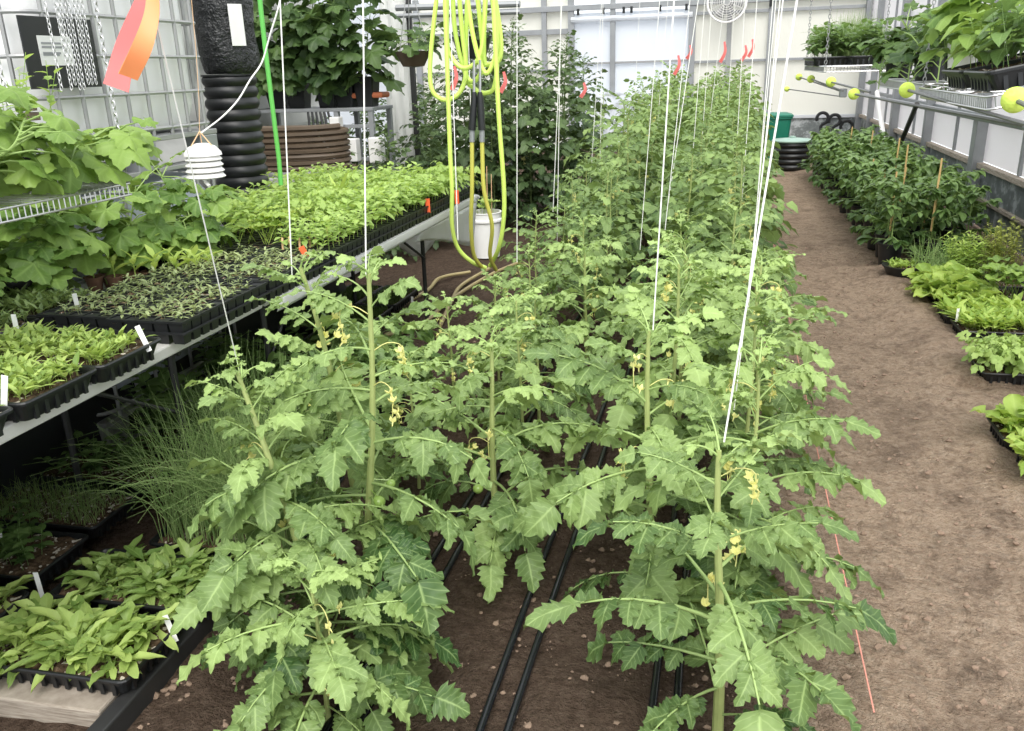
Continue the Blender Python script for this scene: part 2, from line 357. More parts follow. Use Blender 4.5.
def compound(M,o,az,L,elev,droop,r,hi,tone,np_=3,scale=1.0,stalk=True,tpls=None,pr=.0035):
    n=7; s=np.linspace(0,1,n); e=elev-droop*s**1.2; a=az+r.uniform(-.35,.35)*s
    d=np.stack([np.cos(a)*np.cos(e),np.sin(a)*np.cos(e),np.sin(e)],1)
    P=np.vstack([o,o+np.cumsum(d[:-1]*L/(n-1),0)])
    if stalk: tube(M,P,np.linspace(pr,pr*.35,n),5 if hi else 3,(.5,.0,min(1,tone+.35)),cap=False)
    tp=tpls or (TOM_HI if hi else TOM_LO); roll=r.uniform(-.4,.4)
    def at(q):
        k=min(int(q*(n-1)),n-2); f=q*(n-1)-k; return P[k]*(1-f)+P[k+1]*f, nrm(P[k+1]-P[k])
    spots=[(1.0,0,.36*r.uniform(.85,1.15))]
    qs=np.linspace(.34,.84,np_)
    for i,q in enumerate(qs):
        sz=(.31 if i else .24)*r.uniform(.75,1.15)
        for sd in (-1,1): spots.append((min(.97,q+r.uniform(-.04,.04)),sd,sz*r.uniform(.8,1.1)))
        if hi and i: 
            for sd in (-1,1):
                if r.random()<.85: spots.append((q-.09,sd,.14*r.uniform(.7,1.4)))
    for q,sd,sz in spots:
        p,T=at(q); S=nrm(np.cross(T,[0,0,1.])); N=np.cross(S,T)
        N=nrm(N*math.cos(roll)+S*math.sin(roll)); S=np.cross(T,N)
        ph=r.uniform(.75,1.2)*(.75 if q>.7 else 1)
        A=T*math.cos(ph)+sd*S*math.sin(ph) if sd else T+S*r.uniform(-.2,.2)
        A=A-N*r.uniform(-.1,.35)+np.array([0,0,-1])*r.uniform(.0,.3)
        NN=N+S*r.uniform(-.5,.5)-S*sd*.2+T*r.uniform(-.35,.35)
        ln=L*sz*scale; place(M,tp[r.integers(len(tp))],p,A,NN,ln,ln*r.uniform(.85,1.15),np.clip(tone+r.uniform(-.12,.12),0,1))
def flower(M,o,d,r,s=.016):
    d=nrm(d); a=nrm(np.cross(d,[.3,.5,.8])); b=np.cross(d,a)
    for k in range(5):
        t=k*2*PI/5+r.uniform(-.2,.2); q=a*math.cos(t)+b*math.sin(t)
        place(M,NAR[0],o,q*1.0-d*.35,d+q*.3,s,s*2.6,.5)
    tube(M,[o,o+d*s*.8],[s*.17,s*.05],5,(.5,.5,.5))
def tomato(name,seed,Hh,nl,Lmax,hi,lean=(0,0),trusses=3,fruits=0,mat=L_TOM,stem=M_STEM,label='',group=None,zmin=.06,r0=.011,tone0=.35,rise=.0,loc=(0,0,0)):
    r=np.random.default_rng(seed); root=thing(name,label,'plant',loc,0,group)
    n=12; s=np.linspace(0,1,n); ph=r.uniform(0,6,2); wob=.012*Hh
    P=np.stack([lean[0]*s**1.2+wob*np.sin(5*s+ph[0])*s,lean[1]*s**1.2+wob*np.sin(5*s+ph[1])*s,Hh*s],1)
    SM=MB(); tube(SM,P,np.linspace(r0,r0*.42,n),8 if hi else 5)
    at=lambda q:np.array([np.interp(q,s,P[:,i]) for i in range(3)])
    FM=MB(); az=r.uniform(0,6)
    for i in range(nl):
        q=zmin/Hh+(1-zmin/Hh)*((i+.5)/nl)**.92; az+=2.4+r.uniform(-.35,.35)
        size=Lmax*(1.0-.62*max(0,(q-.5)/.5)**1.3)*r.uniform(.8,1.12)*(.75 if q<.12 else 1)
        el=r.uniform(.1,.65)+.5*max(0,(q-.6)/.4)+rise; dr=r.uniform(.5,1.15)-.3*max(0,(q-.7)/.3)
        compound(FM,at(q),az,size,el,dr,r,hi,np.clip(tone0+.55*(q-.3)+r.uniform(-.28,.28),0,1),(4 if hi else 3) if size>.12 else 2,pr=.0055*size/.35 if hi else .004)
    for k in range(4): compound(FM,at(1.0-.02*k),az+k*1.7,Lmax*.28,r.uniform(.7,1.2),.9,r,hi,.85,2)
    SM.build('stem',stem,root); FM.build('foliage',mat,root)
    for k in range(trusses):
        q=r.uniform(.45,.92); o=at(q); a=r.uniform(0,6); TM=MB()
        c=smooth([o,o+azv(a,.5)*.05,o+azv(a,.1)*.085,o+azv(a,-.7)*.105],3); tube(TM,c,.0016,4)
        for w in range(r.integers(4,7)):
            b=c[-1-r.integers(0,4)]+r.normal(0,.011,3); flower(TM,b,nrm([math.cos(a)*.5+r.uniform(-.5,.5),math.sin(a)*.5+r.uniform(-.5,.5),-.7]),r,.017 if hi else .02)
        TM.build('flower_truss',M_FLOW,root)
    for k in range(fruits):
        q=r.uniform(.3,.55); o=at(q); a=r.uniform(0,6); B=MB(); c=o+azv(a,-.3)*.06; rad=r.uniform(.014,.02)
        lathe(B,[(0.0005,-rad*.92),(rad*.5,-rad*.8),(rad*.9,-rad*.4),(rad,0),(rad*.86,rad*.5),(rad*.45,rad*.8),(.0005,rad*.78)],12,c); tube(B,[o,c+[0,0,rad*.7]],.0014,4); B.build('green_tomato',M_FRUIT,root)
    return root
print('lib ok')
# ================================================================== SETTING
def build_floor():
    xs=np.concatenate([np.arange(-7.2,-2.2,.25),np.arange(-2.2,2.5,.035),[2.5,2.6]]); ys=np.concatenate([np.arange(-.6,1.2,.2),np.arange(1.2,7,.035),np.arange(7,18.4,.15)])
    X,Y=np.meshgrid(xs,ys); Z=np.zeros_like(X)
    for i in range(X.shape[0]):
        for j in range(X.shape[1]):
            x,y=X[i,j],Y[i,j]
            if -2.3<x<2.5:
                v=Vector((x,y,0)); b=1.0 if (x<.3 or x>1.0) else .7
                Z[i,j]=b*(.022*mnoise.noise(v*2.2)+.018*mnoise.noise(v*6.5)+.014*mnoise.noise(v*15))
    Z+=.05*np.exp(-((X-1.28)/.16)**2)*(Y<7.4)*(Y>4.6)-.02*np.exp(-((X-.75)/.4)**2)
    Z-=.03
    n=len(xs); i=np.arange(len(ys)-1)[:,None]*n; j=np.arange(n-1)[None]
    M=MB(); M.add(np.stack([X,Y,Z],-1).reshape(-1,3),np.stack([i+j,i+j+1,i+n+j+1,i+n+j],-1).reshape(-1,4))
    tag(M.build('floor',M_FLOOR),kind='structure')
build_floor()
def clods():
    r=np.random.default_rng(3); M=MB()
    ico=np.array([[0,0,1],[.9,0,.3],[.28,.85,.3],[-.73,.53,.3],[-.73,-.53,.3],[.28,-.85,.3],[.73,.53,-.4],[-.28,.85,-.4],[-.9,0,-.4],[-.28,-.85,-.4],[.73,-.53,-.4],[0,0,-1]])
    fc=np.array([[0,1,2],[0,2,3],[0,3,4],[0,4,5],[0,5,1],[1,6,2],[2,7,3],[3,8,4],[4,9,5],[5,10,1],[2,6,7],[3,7,8],[4,8,9],[5,9,10],[1,10,6],[11,7,6],[11,8,7],[11,9,8],[11,10,9],[11,6,10]])
    for k in range(6000):
        x=r.uniform(-1.5,1.35); y=1.2+r.random()**1.8*7; s=.0025+.012*r.random()**5
        M.add(ico*s*r.uniform(.6,1.3,(12,1))*[1,r.uniform(.7,1.2),.7]+[x,y,-.03+s*.35],fc)
    tag(M.build('soil_clods',M_CLOD,smooth=False),'loose crumbs and pebbles of dry soil scattered on the dirt path','soil',kind='stuff')
clods()
# right side wall
XW=2.42
def wall_right():
    R=thing('wall_right',None,None); R['kind']='structure'
    def part(nm,mat,fn,bev=.004):
        M=MB(); fn(M); return M.build(nm,mat,R,False,bev)
    part('window_pane',M_RPANE,lambda M:box(M,(XW+.05,11.5,1.75),(.02,13.4,2.3)),0)
    for a,b in ((4.8,7.1),(7.1,9.45),(9.45,11.8),(11.8,14.15),(14.15,16.5),(16.5,18.1)):
        part('kick_panel',M_GALV,lambda M:box(M,(XW+.03,(a+b)/2,.27),(.02,b-a-.02,.54)),0)
    part('sill',M_PLANK,lambda M:box(M,(XW,11.5,.57),(.07,13.4,.05)))
    part('lower_rail',M_PLANK,lambda M:box(M,(XW+.005,11.5,.26),(.04,13.4,.035)))
    part('window_bar',M_GAL,lambda M:box(M,(XW+.02,11.5,1.02),(.04,13.4,.05)))
    part('top_rail',M_GAL,lambda M:box(M,(XW+.02,11.5,1.95),(.04,13.4,.06)))
    for y,w in ((7.1,.16),(9.45,.16),(11.8,.09),(14.15,.16),(16.5,.09),(17.93,.16)):
        part('post',M_GAL,lambda M:box(M,(XW-.03,y,1.4),(.10,w,2.9)))
    for y in (8.25,10.6,12.95,15.3): part('mullion',M_GAL,lambda M:box(M,(XW+.025,y,1.75),(.03,.04,2.3)))
wall_right()
YB=18.05
def wall_back():
    R=thing('wall_back',None,None); R['kind']='structure'
    def part(nm,mat,fn,bev=.004):
        M=MB(); fn(M); return M.build(nm,mat,R,False,bev)
    zx=lambda px,y:PY(px,y,YB)
    xa,xb,xc,xd=-7.2,-3.15,-.78,XW+.1
    part('kick_panel',M_GALV,lambda M:box(M,(.85,YB+.02,.27),(3.3,.03,.54)),0)
    part('white_pane',M_WPANE,lambda M:box(M,((xb+xc)/2,YB+.03,1.3),(xc-xb,.02,2.6)),0)
    part('cream_pane',M_CREAM,lambda M:box(M,((xc+xd)/2,YB+.03,1.75),(xd-xc,.02,2.4)),0)
    part('cream_pane',M_CREAM,lambda M:box(M,((xa+xb)/2,YB+.03,1.5),(xb-xa,.02,2.9)),0)
    for x,w in ((-3.7,.10),(-3.15,.12),(-2.32,.10),(-.78,.13),(.68,.10),(-5.2,.1),(-6.4,.12)): part('post',M_GAL,lambda M:box(M,(x,YB-.04,1.5),(w,.08,3.0)))
    part('mullion',M_CAGE,lambda M:box(M,(-.08,YB-.02,1.6),(.09,.05,2.1)))
    part('rail',M_GAL,lambda M:box(M,(.85,YB-.02,1.62),(3.2,.04,.05)))
    part('rail',M_CAGE,lambda M:box(M,(-1.95,YB-.02,1.66),(2.4,.03,.04)))
    part('rail',M_GAL,lambda M:box(M,(-5.2,YB-.02,1.55),(4.1,.04,.05)))
    part('rail',M_GAL,lambda M:box(M,(.85,YB-.03,2.50),(3.2,.05,.06)))
    part('rail',M_GAL,lambda M:box(M,(-5.2,YB-.03,2.28),(4.1,.05,.10)))
    part('header_beam',M_GAL,lambda M:box(M,(-1.9,YB-.05,2.70),(11,.10,.10)))
    for x in (-3.0,-2.5,-2.1,-1.95,-1.4,-.9,.65): part('clip',M_BLK,lambda M:box(M,(x,YB-.11,2.62),(.05,.04,.12)))
    part('film_roll',M_WPANE,lambda M:tube(M,[(xb,YB-.06,2.48),(xc,YB-.06,2.48)],.06,10),0)
    part('sill',M_WPANE,lambda M:box(M,(.85,YB-.01,.56),(3.3,.06,.06)))
wall_back()
def wall_left():
    M=MB(); box(M,(-7.2,8,1.5),(.05,20,3.0)); tag(M.build('wall_left',M_WPANE,None,False),kind='structure')
wall_left()
# ================================================================== TOMATO BED
hero=[ # base, height, lean, leaves, Lmax, seed, label
 ((.05,1.80),.80,(-.03,-.02),20,.35,11,'large tomato plant at the near end beside the dirt path, thick pale stem'),
 ((-.17,2.38),.88,(-.03,.05),19,.38,12,'tomato plant with slender pale stem behind the nearest one by the path'),
 ((-1.0,2.02),1.13,(.12,0),26,.35,13,'tallest front tomato plant, straight stem with yellow flowers below the twine'),
 ((-.98,1.78),.88,(-.25,.10),36,.29,14,'leaning tomato plant in front of the chives, tied to the ribboned twine'),
 ((-1.10,2.30),1.09,(-.10,-.07),22,.30,15,'tomato plant between the chives and the straight flowering plant'),
 ((-.74,2.60),.74,(-.03,.1),18,.36,16,'tomato plant with a small green tomato beside the middle black pipes'),
 ((-.95,1.64),.46,(.0,.0),24,.31,17,'low bushy tomato plant at the bottom of the photo beside the leaning one'),
]
for k,((x,y),h,ln,nl,Lm,sd,lab) in enumerate(hero):
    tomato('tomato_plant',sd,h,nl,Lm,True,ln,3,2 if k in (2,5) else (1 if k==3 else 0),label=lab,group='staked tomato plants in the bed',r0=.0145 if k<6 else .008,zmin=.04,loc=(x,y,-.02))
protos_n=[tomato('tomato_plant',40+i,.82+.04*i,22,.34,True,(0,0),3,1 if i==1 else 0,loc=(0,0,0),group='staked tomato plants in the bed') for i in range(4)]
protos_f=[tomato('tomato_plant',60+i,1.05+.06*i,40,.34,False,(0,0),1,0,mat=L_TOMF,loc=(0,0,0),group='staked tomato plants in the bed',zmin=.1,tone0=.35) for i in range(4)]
used=set()
r=np.random.default_rng(21)
ROWS=[('row beside the dirt path',.10,2.35,.58),('second row from the dirt path',-.20,3.0,.58),('row past the middle black pipes',-.76,3.2,.58),('row nearest the seedling tables',-1.13,2.95,.6)]
for rn,x0,y,st in ROWS:
    k=1 if x0 in (.10,-.20) else (1 if x0==-.76 else 3)
    while y<14.2:
        near=y<5.2
        pl=protos_n if near else protos_f
        i=int(r.integers(4)); src=pl[i]
        t=(y-2)/12.; hh=.95 if near else .82+.42*t
        if x0<-1 and y<8.2: hh*=.72
        if -1<x0<-.5 and y<7: hh*=.85
        lab=f'tomato plant, {ORD[k]} from the near end of the {rn}'
        loc=(x0+r.uniform(-.07,.07)+(.3*(y-8)/6 if x0<-1 and y>8 else 0),y,-.02); rz=r.uniform(0,6)
        if id(src) not in used: used.add(id(src)); src.location=loc; src.rotation_euler=(0,0,rz); src.scale=(hh,)*3; src['label']=lab
        else: dup(src,loc,rz,lab,'staked tomato plants in the bed',hh*r.uniform(.93,1.07))
        k+=1; y+=st*r.uniform(.9,1.1)
# dark tall tomatoes behind the tables
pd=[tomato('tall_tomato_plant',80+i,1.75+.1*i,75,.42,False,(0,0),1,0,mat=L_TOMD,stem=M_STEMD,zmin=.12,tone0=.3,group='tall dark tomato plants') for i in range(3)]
spots=[(-2.05,9.1,.9),(-2.65,9.0,.96),(-1.75,9.6,.95),(-1.9,10.3,1.0),(-1.8,11.1,.92),(-2.3,9.4,1.03),(-2.45,10.2,1.05),(-2.9,9.6,.98),(-2.85,10.6,1.0),(-3.4,9.4,.82),(-3.5,10.3,.85),(-3.95,9.4,.72),(-4.1,10.4,.72),(-3.0,8.5,.72),(-3.6,8.4,.68),(-4.2,8.5,.66),(-4.7,9.6,.66),(-2.35,8.7,.72),(-2.9,7.2,.62),(-3.3,7.0,.60),(-3.65,7.05,.58),(-2.75,7.9,.68)]
for k,(x,y,s) in enumerate(spots):
    src=pd[k%3]; lab=f'tall dense dark green tomato plant behind the seedling tables and white bucket'
    rz=r.uniform(0,6)
    if id(src) not in used: used.add(id(src)); src.location=(x,y,-.02); src.rotation_euler=(0,0,rz); src.scale=(s,)*3; src['label']=lab
    else: dup(src,(x,y,-.02),rz,lab,'tall dark tomato plants',s)
# thin single tomato near the white film
tomato('tomato_plant',97,1.25,9,.22,False,(0,.05),0,0,label='thin young tomato plant standing alone before the white back film',loc=(-1.85,13.2,-.02))
# black irrigation pipes
for k,(x,lab) in enumerate(((-.545,'black irrigation pipe, left one of the middle pair on the bed soil'),(-.47,'black irrigation pipe, right one of the middle pair on the bed soil'),(-.935,'black irrigation pipe under the leaning tomatoes, outer one of its pair'),(-.865,'black irrigation pipe under the leaning tomatoes, inner one of its pair'),(-.125,'black irrigation pipe under the path-side tomatoes, inner one of its pair'),(-.06,'black irrigation pipe under the path-side tomatoes, outer one of its pair'))):
    M=MB(); ys=np.arange(1.0,14.0,.25); rr=np.random.default_rng(k)
    tube(M,np.stack([x+.006*np.sin(ys*2+k),ys,np.full(len(ys),-.012)],1),.0115,10)
    tag(M.build('irrigation_pipe',M_BLKG),lab,'pipe','black drip pipes in the tomato bed')
# pink line
M=MB(); p=[PZ(874,712,.0),PZ(830,510,.04),PZ(795,345,.03),PZ(775,250,.02),PZ(766,205,.02)]; tube(M,smooth(p,6),.0024,5)
tag(M.build('marker_string',M_PINK),'pink marker string stretched along the edge of the dirt path','string')
# ------------------------------------------------------------------ support strings
def string(a,b,lab,rad=.0022,mat=None):
    M=MB(); a=np.asarray(a);b=np.asarray(b)
    q=np.linspace(0,1,6)[:,None]; P=a*(1-q)+b*q; tube(M,P,rad,5)
    return tag(M.build('support_string',mat or M_STR),lab,'string','white plant support strings')
def sline(p0,Y0,p1,Y1,lab,rad=.0022,ext=True):
    a=PY(*p0,Y0); b=PY(*p1,Y1)
    if ext:
        t=(2.7-b[2])/(b[2]-a[2]); b=b+(b-a)*max(0,t)
    return string(a,b,lab,rad)
sline((241,378),1.98,(155,14),1.45,'white twine hung with coral ribbons, leading down to the leaning tomato',.0016)
sline((292,275),2.28,(280,0),2.3,'white twine down to the tomato beside the bench edge with orange tag',.002)
sline((366,275),2.02,(363,0),2.1,'white twine down to the straight flowering tomato in front',.002)
sline((724,442),1.8,(797,0),1.9,'thick white twine down to the nearest path-side tomato',.0024)
sline((734,410),2.4,(783,0),2.6,'white twine just beside the thick path-side twine',.0018)
sline((653,330),2.42,(674,0),2.5,'white twine down to the slender-stemmed tomato behind the nearest',.0022)
far=[((458,240),3.6,(452,60)),((517,262),3.9,(517,0)),((553,212),6.0,(562,0)),((557,250),6.0,(560,60)),((600,170),8,(603,0)),((668,205),5.5,(685,90)),((665,230),4.5,(690,0)),((640,250),4.9,(655,60)),((690,190),7,(705,0)),((700,170),8,(712,0)),((705,160),9,(722,20)),((748,310),3.4,(780,0)),((752,260),4.2,(776,0)),((755,230),5,(773,0)),((742,200),6,(757,0)),((735,180),7,(745,0)),((725,150),9,(735,0)),((590,190),8,(598,60)),((632,150),10,(640,0)),((657,130),10,(668,0)),((475,250),6,(470,90))]
for k,(p0,Y0,p1) in enumerate(far):
    sline(p0,Y0,p1,Y0+.05,f'thin white support twine, {ORD[k]} of those down to the farther tomatoes',.002 if Y0<5 else .0026)
def ribbon(pts,w,name,lab,mat=M_TAPE,twist=None,group='coral flagging ribbons'):
    P=smooth(pts,5); M=MB(); n=len(P); T=np.gradient(P,axis=0)
    S=[]; 
    for i in range(n):
        a=(twist or 0)*i/(n-1); v=np.array([math.cos(a),math.sin(a),0.]); v=v-nrm(T[i])*(v@nrm(T[i])); S.append(nrm(v))
    S=np.array(S); N=np.cross(S,T); N/=np.linalg.norm(N,axis=1)[:,None]+1e-9
    h=w/2; e=.0008; ww=np.linspace(.5,1,n)[:,None]
    A=np.stack([P-S*h*ww+N*e,P-S*h*.0+N*(e+.002),P+S*h*ww+N*e,P+S*h*ww-N*e,P-N*(e-.002),P-S*h*ww-N*e],1)
    rings(M,list(A)); return tag(M.build(name,mat),lab,'ribbon',group)
ribbon([PY(152,-22,1.42),PY(140,10,1.42),PY(125,50,1.42),PY(116,88,1.41)],.046,'flagging_ribbon','wide coral flagging ribbon hanging before the white tank, longer of the two',M_TAPE,.3)
ribbon([PY(152,-22,1.43),PY(152,12,1.41),PY(143,45,1.38),PY(128,77,1.37)],.038,'flagging_ribbon','orange flagging ribbon folded beside the wider coral one on the twine',M_TAPEO,1.1)
for k,(x,y,Y,h,lab) in enumerate(((678,65,8,.16,'coral ribbon on the twine above the middle tomatoes, longest'),(690,52,8.6,.12,'coral ribbon against the grey post of the back wall'),(724,52,8.6,.18,'coral ribbon below the round fan'),(745,53,9,.14,'pale coral ribbon between the fan and the thick post'),(752,48,9,.16,'coral ribbon nearest the dark back-wall post'),(455,78,6,.16,'coral ribbon on the twine behind the lime hose'),(504,82,6.2,.14,'coral ribbon on twine beside the tall dark tomatoes'),(584,90,7.5,.12,'coral ribbon at the edge of the tall dark tomatoes'))):
    p=PY(x,y,Y); ribbon([p+[0,0,h/2],p+[.01,0,0],p+[-.03,0,-h/2]],.036,'flagging_ribbon',lab,M_TAPE,.5)
# ================================================================== TRAYS
def tray_body(w=.54,d=.28,h=.06):
    M=MB(); q=.018
    rings(M,[rr3(w-.05,d-.05,q,0),rr3(w-.018,d-.018,q,h-.012),rr3(w,d,q+.004,h-.011),rr3(w+.002,d+.002,q+.004,h-.004),rr3(w-.003,d-.003,q+.003,h),rr3(w-.014,d-.014,q,h),rr3(w-.02,d-.02,q,h-.006),rr3(w-.055,d-.055,q,.006)])
    for i in range(13):
        x=-w/2+.05+i*(w-.1)/12
        for s in (-1,1): box(M,(x,s*(d/2-.016),h/2-.006),(.012,.008,h-.014))
    for i in range(6):
        y=-d/2+.05+i*(d-.1)/5
        for s in (-1,1): box(M,(s*(w/2-.016),y,h/2-.006),(.008,.012,h-.014))
    return M
def cell_body(w=.54,d=.28,h=.075,nx=10,ny=5):
    M=MB(); cx,cy=w/nx,d/ny
    for i in range(nx):
        for j in range(ny):
            if i in (0,nx-1) or j in (0,ny-1): box(M,(-w/2+cx*(i+.5),-d/2+cy*(j+.5),h/2),(cx*.93,cy*.93,h),taper=.72)
    for j in range(ny+1): box(M,(0,-d/2+cy*j,h),(w+.008,.007,.008))
    for i in range(nx+1): box(M,(-w/2+cx*i,0,h),(.007,d+.008,.008))
    rings(M,[rr3(w+.002,d+.002,.01,h*.46),rr3(w+.02,d+.02,.012,h*.48),rr3(w+.02,d+.02,.012,h*.55),rr3(w+.002,d+.002,.01,h*.57)],False,False)
    return M
def soil_slab(w,d,z,seed=0,dome=.004):
    r=np.random.default_rng(seed); nx,ny=28,15; X,Y=np.meshgrid(np.linspace(-w/2,w/2,nx),np.linspace(-d/2,d/2,ny)); Z=z+r.normal(0,dome,X.shape)
    i=np.arange(ny-1)[:,None]*nx; j=np.arange(nx-1)[None]; M=MB()
    M.add(np.stack([X,Y,Z],-1).reshape(-1,3),np.stack([i+j,i+j+1,i+nx+j+1,i+nx+j],-1).reshape(-1,4)); return M
def rad(seed): return np.random.default_rng(seed)
def stemline(M,o,tip,rr,tone=.8): tube(M,[o,(np.asarray(o)+tip)/2+[0,0,.004],tip],[rr,rr*.85,rr*.7],3,(.5,0,tone),cap=False)
def s_beet(r,w,d,z,n=150,hh=1.0):
    M=MB()
    for k in range(n):
        o=np.array([r.uniform(-w/2,w/2),r.uniform(-d/2,d/2),z]); a=r.uniform(0,6)
        for m in range(r.integers(2,5)):
            a+=PI/1.6+r.uniform(-.4,.4); e=r.uniform(.6,1.25); L=r.uniform(.032,.058)*hh; c=o+np.array([0,0,r.uniform(.008,.02)*hh])
            place(M,OVA_LO[r.integers(4)],c,azv(a,e),azv(a+PI,1.57-e),L,L*.52,r.uniform(.1,.95)); stemline(M,o,c,.0009,.9)
    return M
def s_sprout(r,w,d,z,nx=10,ny=5):
    M=MB()
    for i in range(nx):
        for j in range(ny):
            if r.random()<.12: continue
            for q in range(r.integers(2,4)):
                o=np.array([-w/2+w/nx*(i+.5)+r.uniform(-.012,.012),-d/2+d/ny*(j+.5)+r.uniform(-.012,.012),z]); h=r.uniform(.01,.035); t=o+np.array([r.uniform(-.006,.006),r.uniform(-.006,.006),h]); stemline(M,o,t,.0008,.6)
                a=r.uniform(0,6)
                for m in range(r.integers(3,6)):
                    a+=2.2; L=r.uniform(.016,.034); place(M,NAR[r.integers(4)],o+(t-o)*r.uniform(.5,1),azv(a,r.uniform(.0,1.0)),[0,0,1],L,L*1.3,r.uniform(.2,.9))
    return M
def s_basil(r,w,d,z,nx=10,ny=5,h0=.11,tp=None,lsz=.05,dens=1):
    M=MB(); tp=tp or OVA_LO
    for i in range(nx):
        for j in range(ny):
            o=np.array([-w/2+w/nx*(i+.5),-d/2+d/ny*(j+.5),z]); h=h0*r.uniform(.75,1.2); t=o+np.array([r.uniform(-.025,.025),r.uniform(-.025,.025),h]); stemline(M,o,t,.0016,.8)
            a=r.uniform(0,6)
            for m in range(int(9*dens)):
                q=.35+.65*m/(9*dens-1); a+=PI/2*1.15+(m%2)*PI/2; L=lsz*r.uniform(.7,1.2)*(1.15-.5*q); e=r.uniform(-.15,.45)+.5*(q>.85)
                place(M,tp[r.integers(len(tp))],o+(t-o)*q,azv(a,e),[math.cos(a)*-.2,math.sin(a)*-.2,1],L,L*1.15,np.clip(.25+.5*q+r.uniform(-.2,.2),0,1))
    return M
def s_tomseed(r,w,d,z,nx=8,ny=4,h0=.13,L=.10):
    M=MB()
    for i in range(nx):
        for j in range(ny):
            o=np.array([-w/2+w/nx*(i+.5),-d/2+d/ny*(j+.5),z]); h=h0*r.uniform(.8,1.2); t=o+np.array([r.uniform(-.02,.02),r.uniform(-.02,.02),h]); stemline(M,o,t,.002,.8); a=r.uniform(0,6)
            for m in range(6):
                a+=2.4; q=.4+.6*m/5; compound(M,o+(t-o)*q,a,L*r.uniform(.7,1.1),r.uniform(.2,.8),1.0,r,False,np.clip(.3+.5*q+r.uniform(-.2,.2),0,1),2,1.25,pr=.0012)
    return M
def s_spat(r,w,d,z,n=90,h0=.10,tpl=SPAT,wr=1.0):
    M=MB()
    for k in range(n):
        o=np.array([r.uniform(-w/2,w/2)*.96,r.uniform(-d/2,d/2)*.92,z]); a=r.uniform(0,6)
        for m in range(r.integers(3,6)):
            a+=2.2+r.uniform(-.4,.4); e=r.uniform(.35,1.3); L=h0*r.uniform(.55,1.2)
            place(M,tpl[r.integers(len(tpl))],o,azv(a,e),azv(a+PI,1.57-e)+np.array([0,0,.3]),L,L*wr,r.uniform(.15,.95))
    return M
def s_blade(r,w,d,z,n,h0,lean,rr=.0016,bias=(0,0)):
    M=MB()
    for k in range(n):
        o=np.array([r.uniform(-w/2,w/2),r.uniform(-d/2,d/2),z]); h=h0*r.uniform(.55,1.1); a=r.uniform(0,6); l=lean*r.random()**1.2*h
        v=np.array([math.cos(a)*l+bias[0]*h*r.random(),math.sin(a)*l+bias[1]*h*r.random(),0]); q=np.linspace(0,1,6)[:,None]
        P=o+v*q**1.8+np.array([0,0,1.])*h*(q-.32*q**3*min(1.4,l/h*2)); tube(M,P,rr*np.linspace(1,.25,6),3,(.5,.3,r.random()),cap=False)
    return M
def s_round(r,w,d,z,n=22,h0=.16,R=.055,tp=None):
    M=MB(); tp=tp or ROUND
    for k in range(n):
        o=np.array([r.uniform(-w/2,w/2)*.9,r.uniform(-d/2,d/2)*.9,z]); h=h0*r.uniform(.5,1.1); a=r.uniform(0,6); t=o+np.array([math.cos(a)*.05,math.sin(a)*.05,h]); stemline(M,o,t,.0022,.85)
        place(M,tp[r.integers(len(tp))],t,azv(a,-.1),[math.cos(a)*.35,math.sin(a)*.35,1],R*r.uniform(.7,1.2),None,r.uniform(.2,.95))
    return M
def s_bush(r,w,d,z,n=40,h0=.28,leaf=NAR,L0=.035,per=22):
    M=MB()
    for k in range(n):
        o=np.array([r.uniform(-w/2,w/2)*.9,r.uniform(-d/2,d/2)*.9,z]); h=h0*r.uniform(.6,1.1); t=o+np.array([r.uniform(-.07,.07),r.uniform(-.07,.07),h]); stemline(M,o,t,.0015,.5); a=0
        for m in range(per):
            q=.2+.8*m/per; a+=2.1; place(M,leaf[r.integers(len(leaf))],o+(t-o)*q,azv(a,r.uniform(.1,.9)),[0,0,1],L0*r.uniform(.7,1.2),L0*1.2,np.clip(q*.8+r.uniform(-.25,.25),0,1))
    return M
def pot(lab,loc,h=.16,R=.085,mat=M_BLK,grp=None,square=False,name='nursery_pot'):
    t=thing(name,lab,'pot',loc,0,grp); M=MB()
    if square: rings(M,[rr3(R*1.5,R*1.5,.015,0),rr3(R*2,R*2,.02,h-.01),rr3(R*2.1,R*2.1,.02,h-.01),rr3(R*2.1,R*2.1,.02,h),rr3(R*1.85,R*1.85,.02,h),rr3(R*1.8,R*1.8,.02,h-.02)])
    else: lathe(M,[(.0005,0),(R*.75,0),(R*.95,h-.015),(R,h-.015),(R,h),(R*.9,h),(R*.88,h-.02),(.0005,h-.02)],18)
    M.build('pot_body',mat,t,not square); M=MB(); lathe(M,[(R*.87,h-.022),(R*.4,h-.012),(.0005,h-.01)],12); M.build('potting_soil',M_POT,t)
    return t
def tray(label,loc,rz,kind,gen,mat,group,cell=False,soilw=None,cat='seedling tray',name='seedling_tray',z=None):
    t=thing(name,label,cat,loc,rz,group)
    if cell: cell_body().build('cell_insert',M_BLK,t,False); zs=.070; soil_slab(.535,.275,zs,3,.003).build('potting_soil',M_POTL,t)
    else: tray_body().build('tray_body',M_BLK,t,False); zs=.048; soil_slab(.50,.245,zs,5).build('potting_soil',M_POT,t)
    o=gen(.53 if cell else .48,.27 if cell else .225,zs).build('seedlings',mat,t); o['kind']='stuff'
    return t
BZ=.79   # bench top
GB='seedling trays on the long table'
EX=-1.665 # outer rim of trays
def bx_(c): return EX-.14-c*.285          # lengthwise trays, column c from the table edge
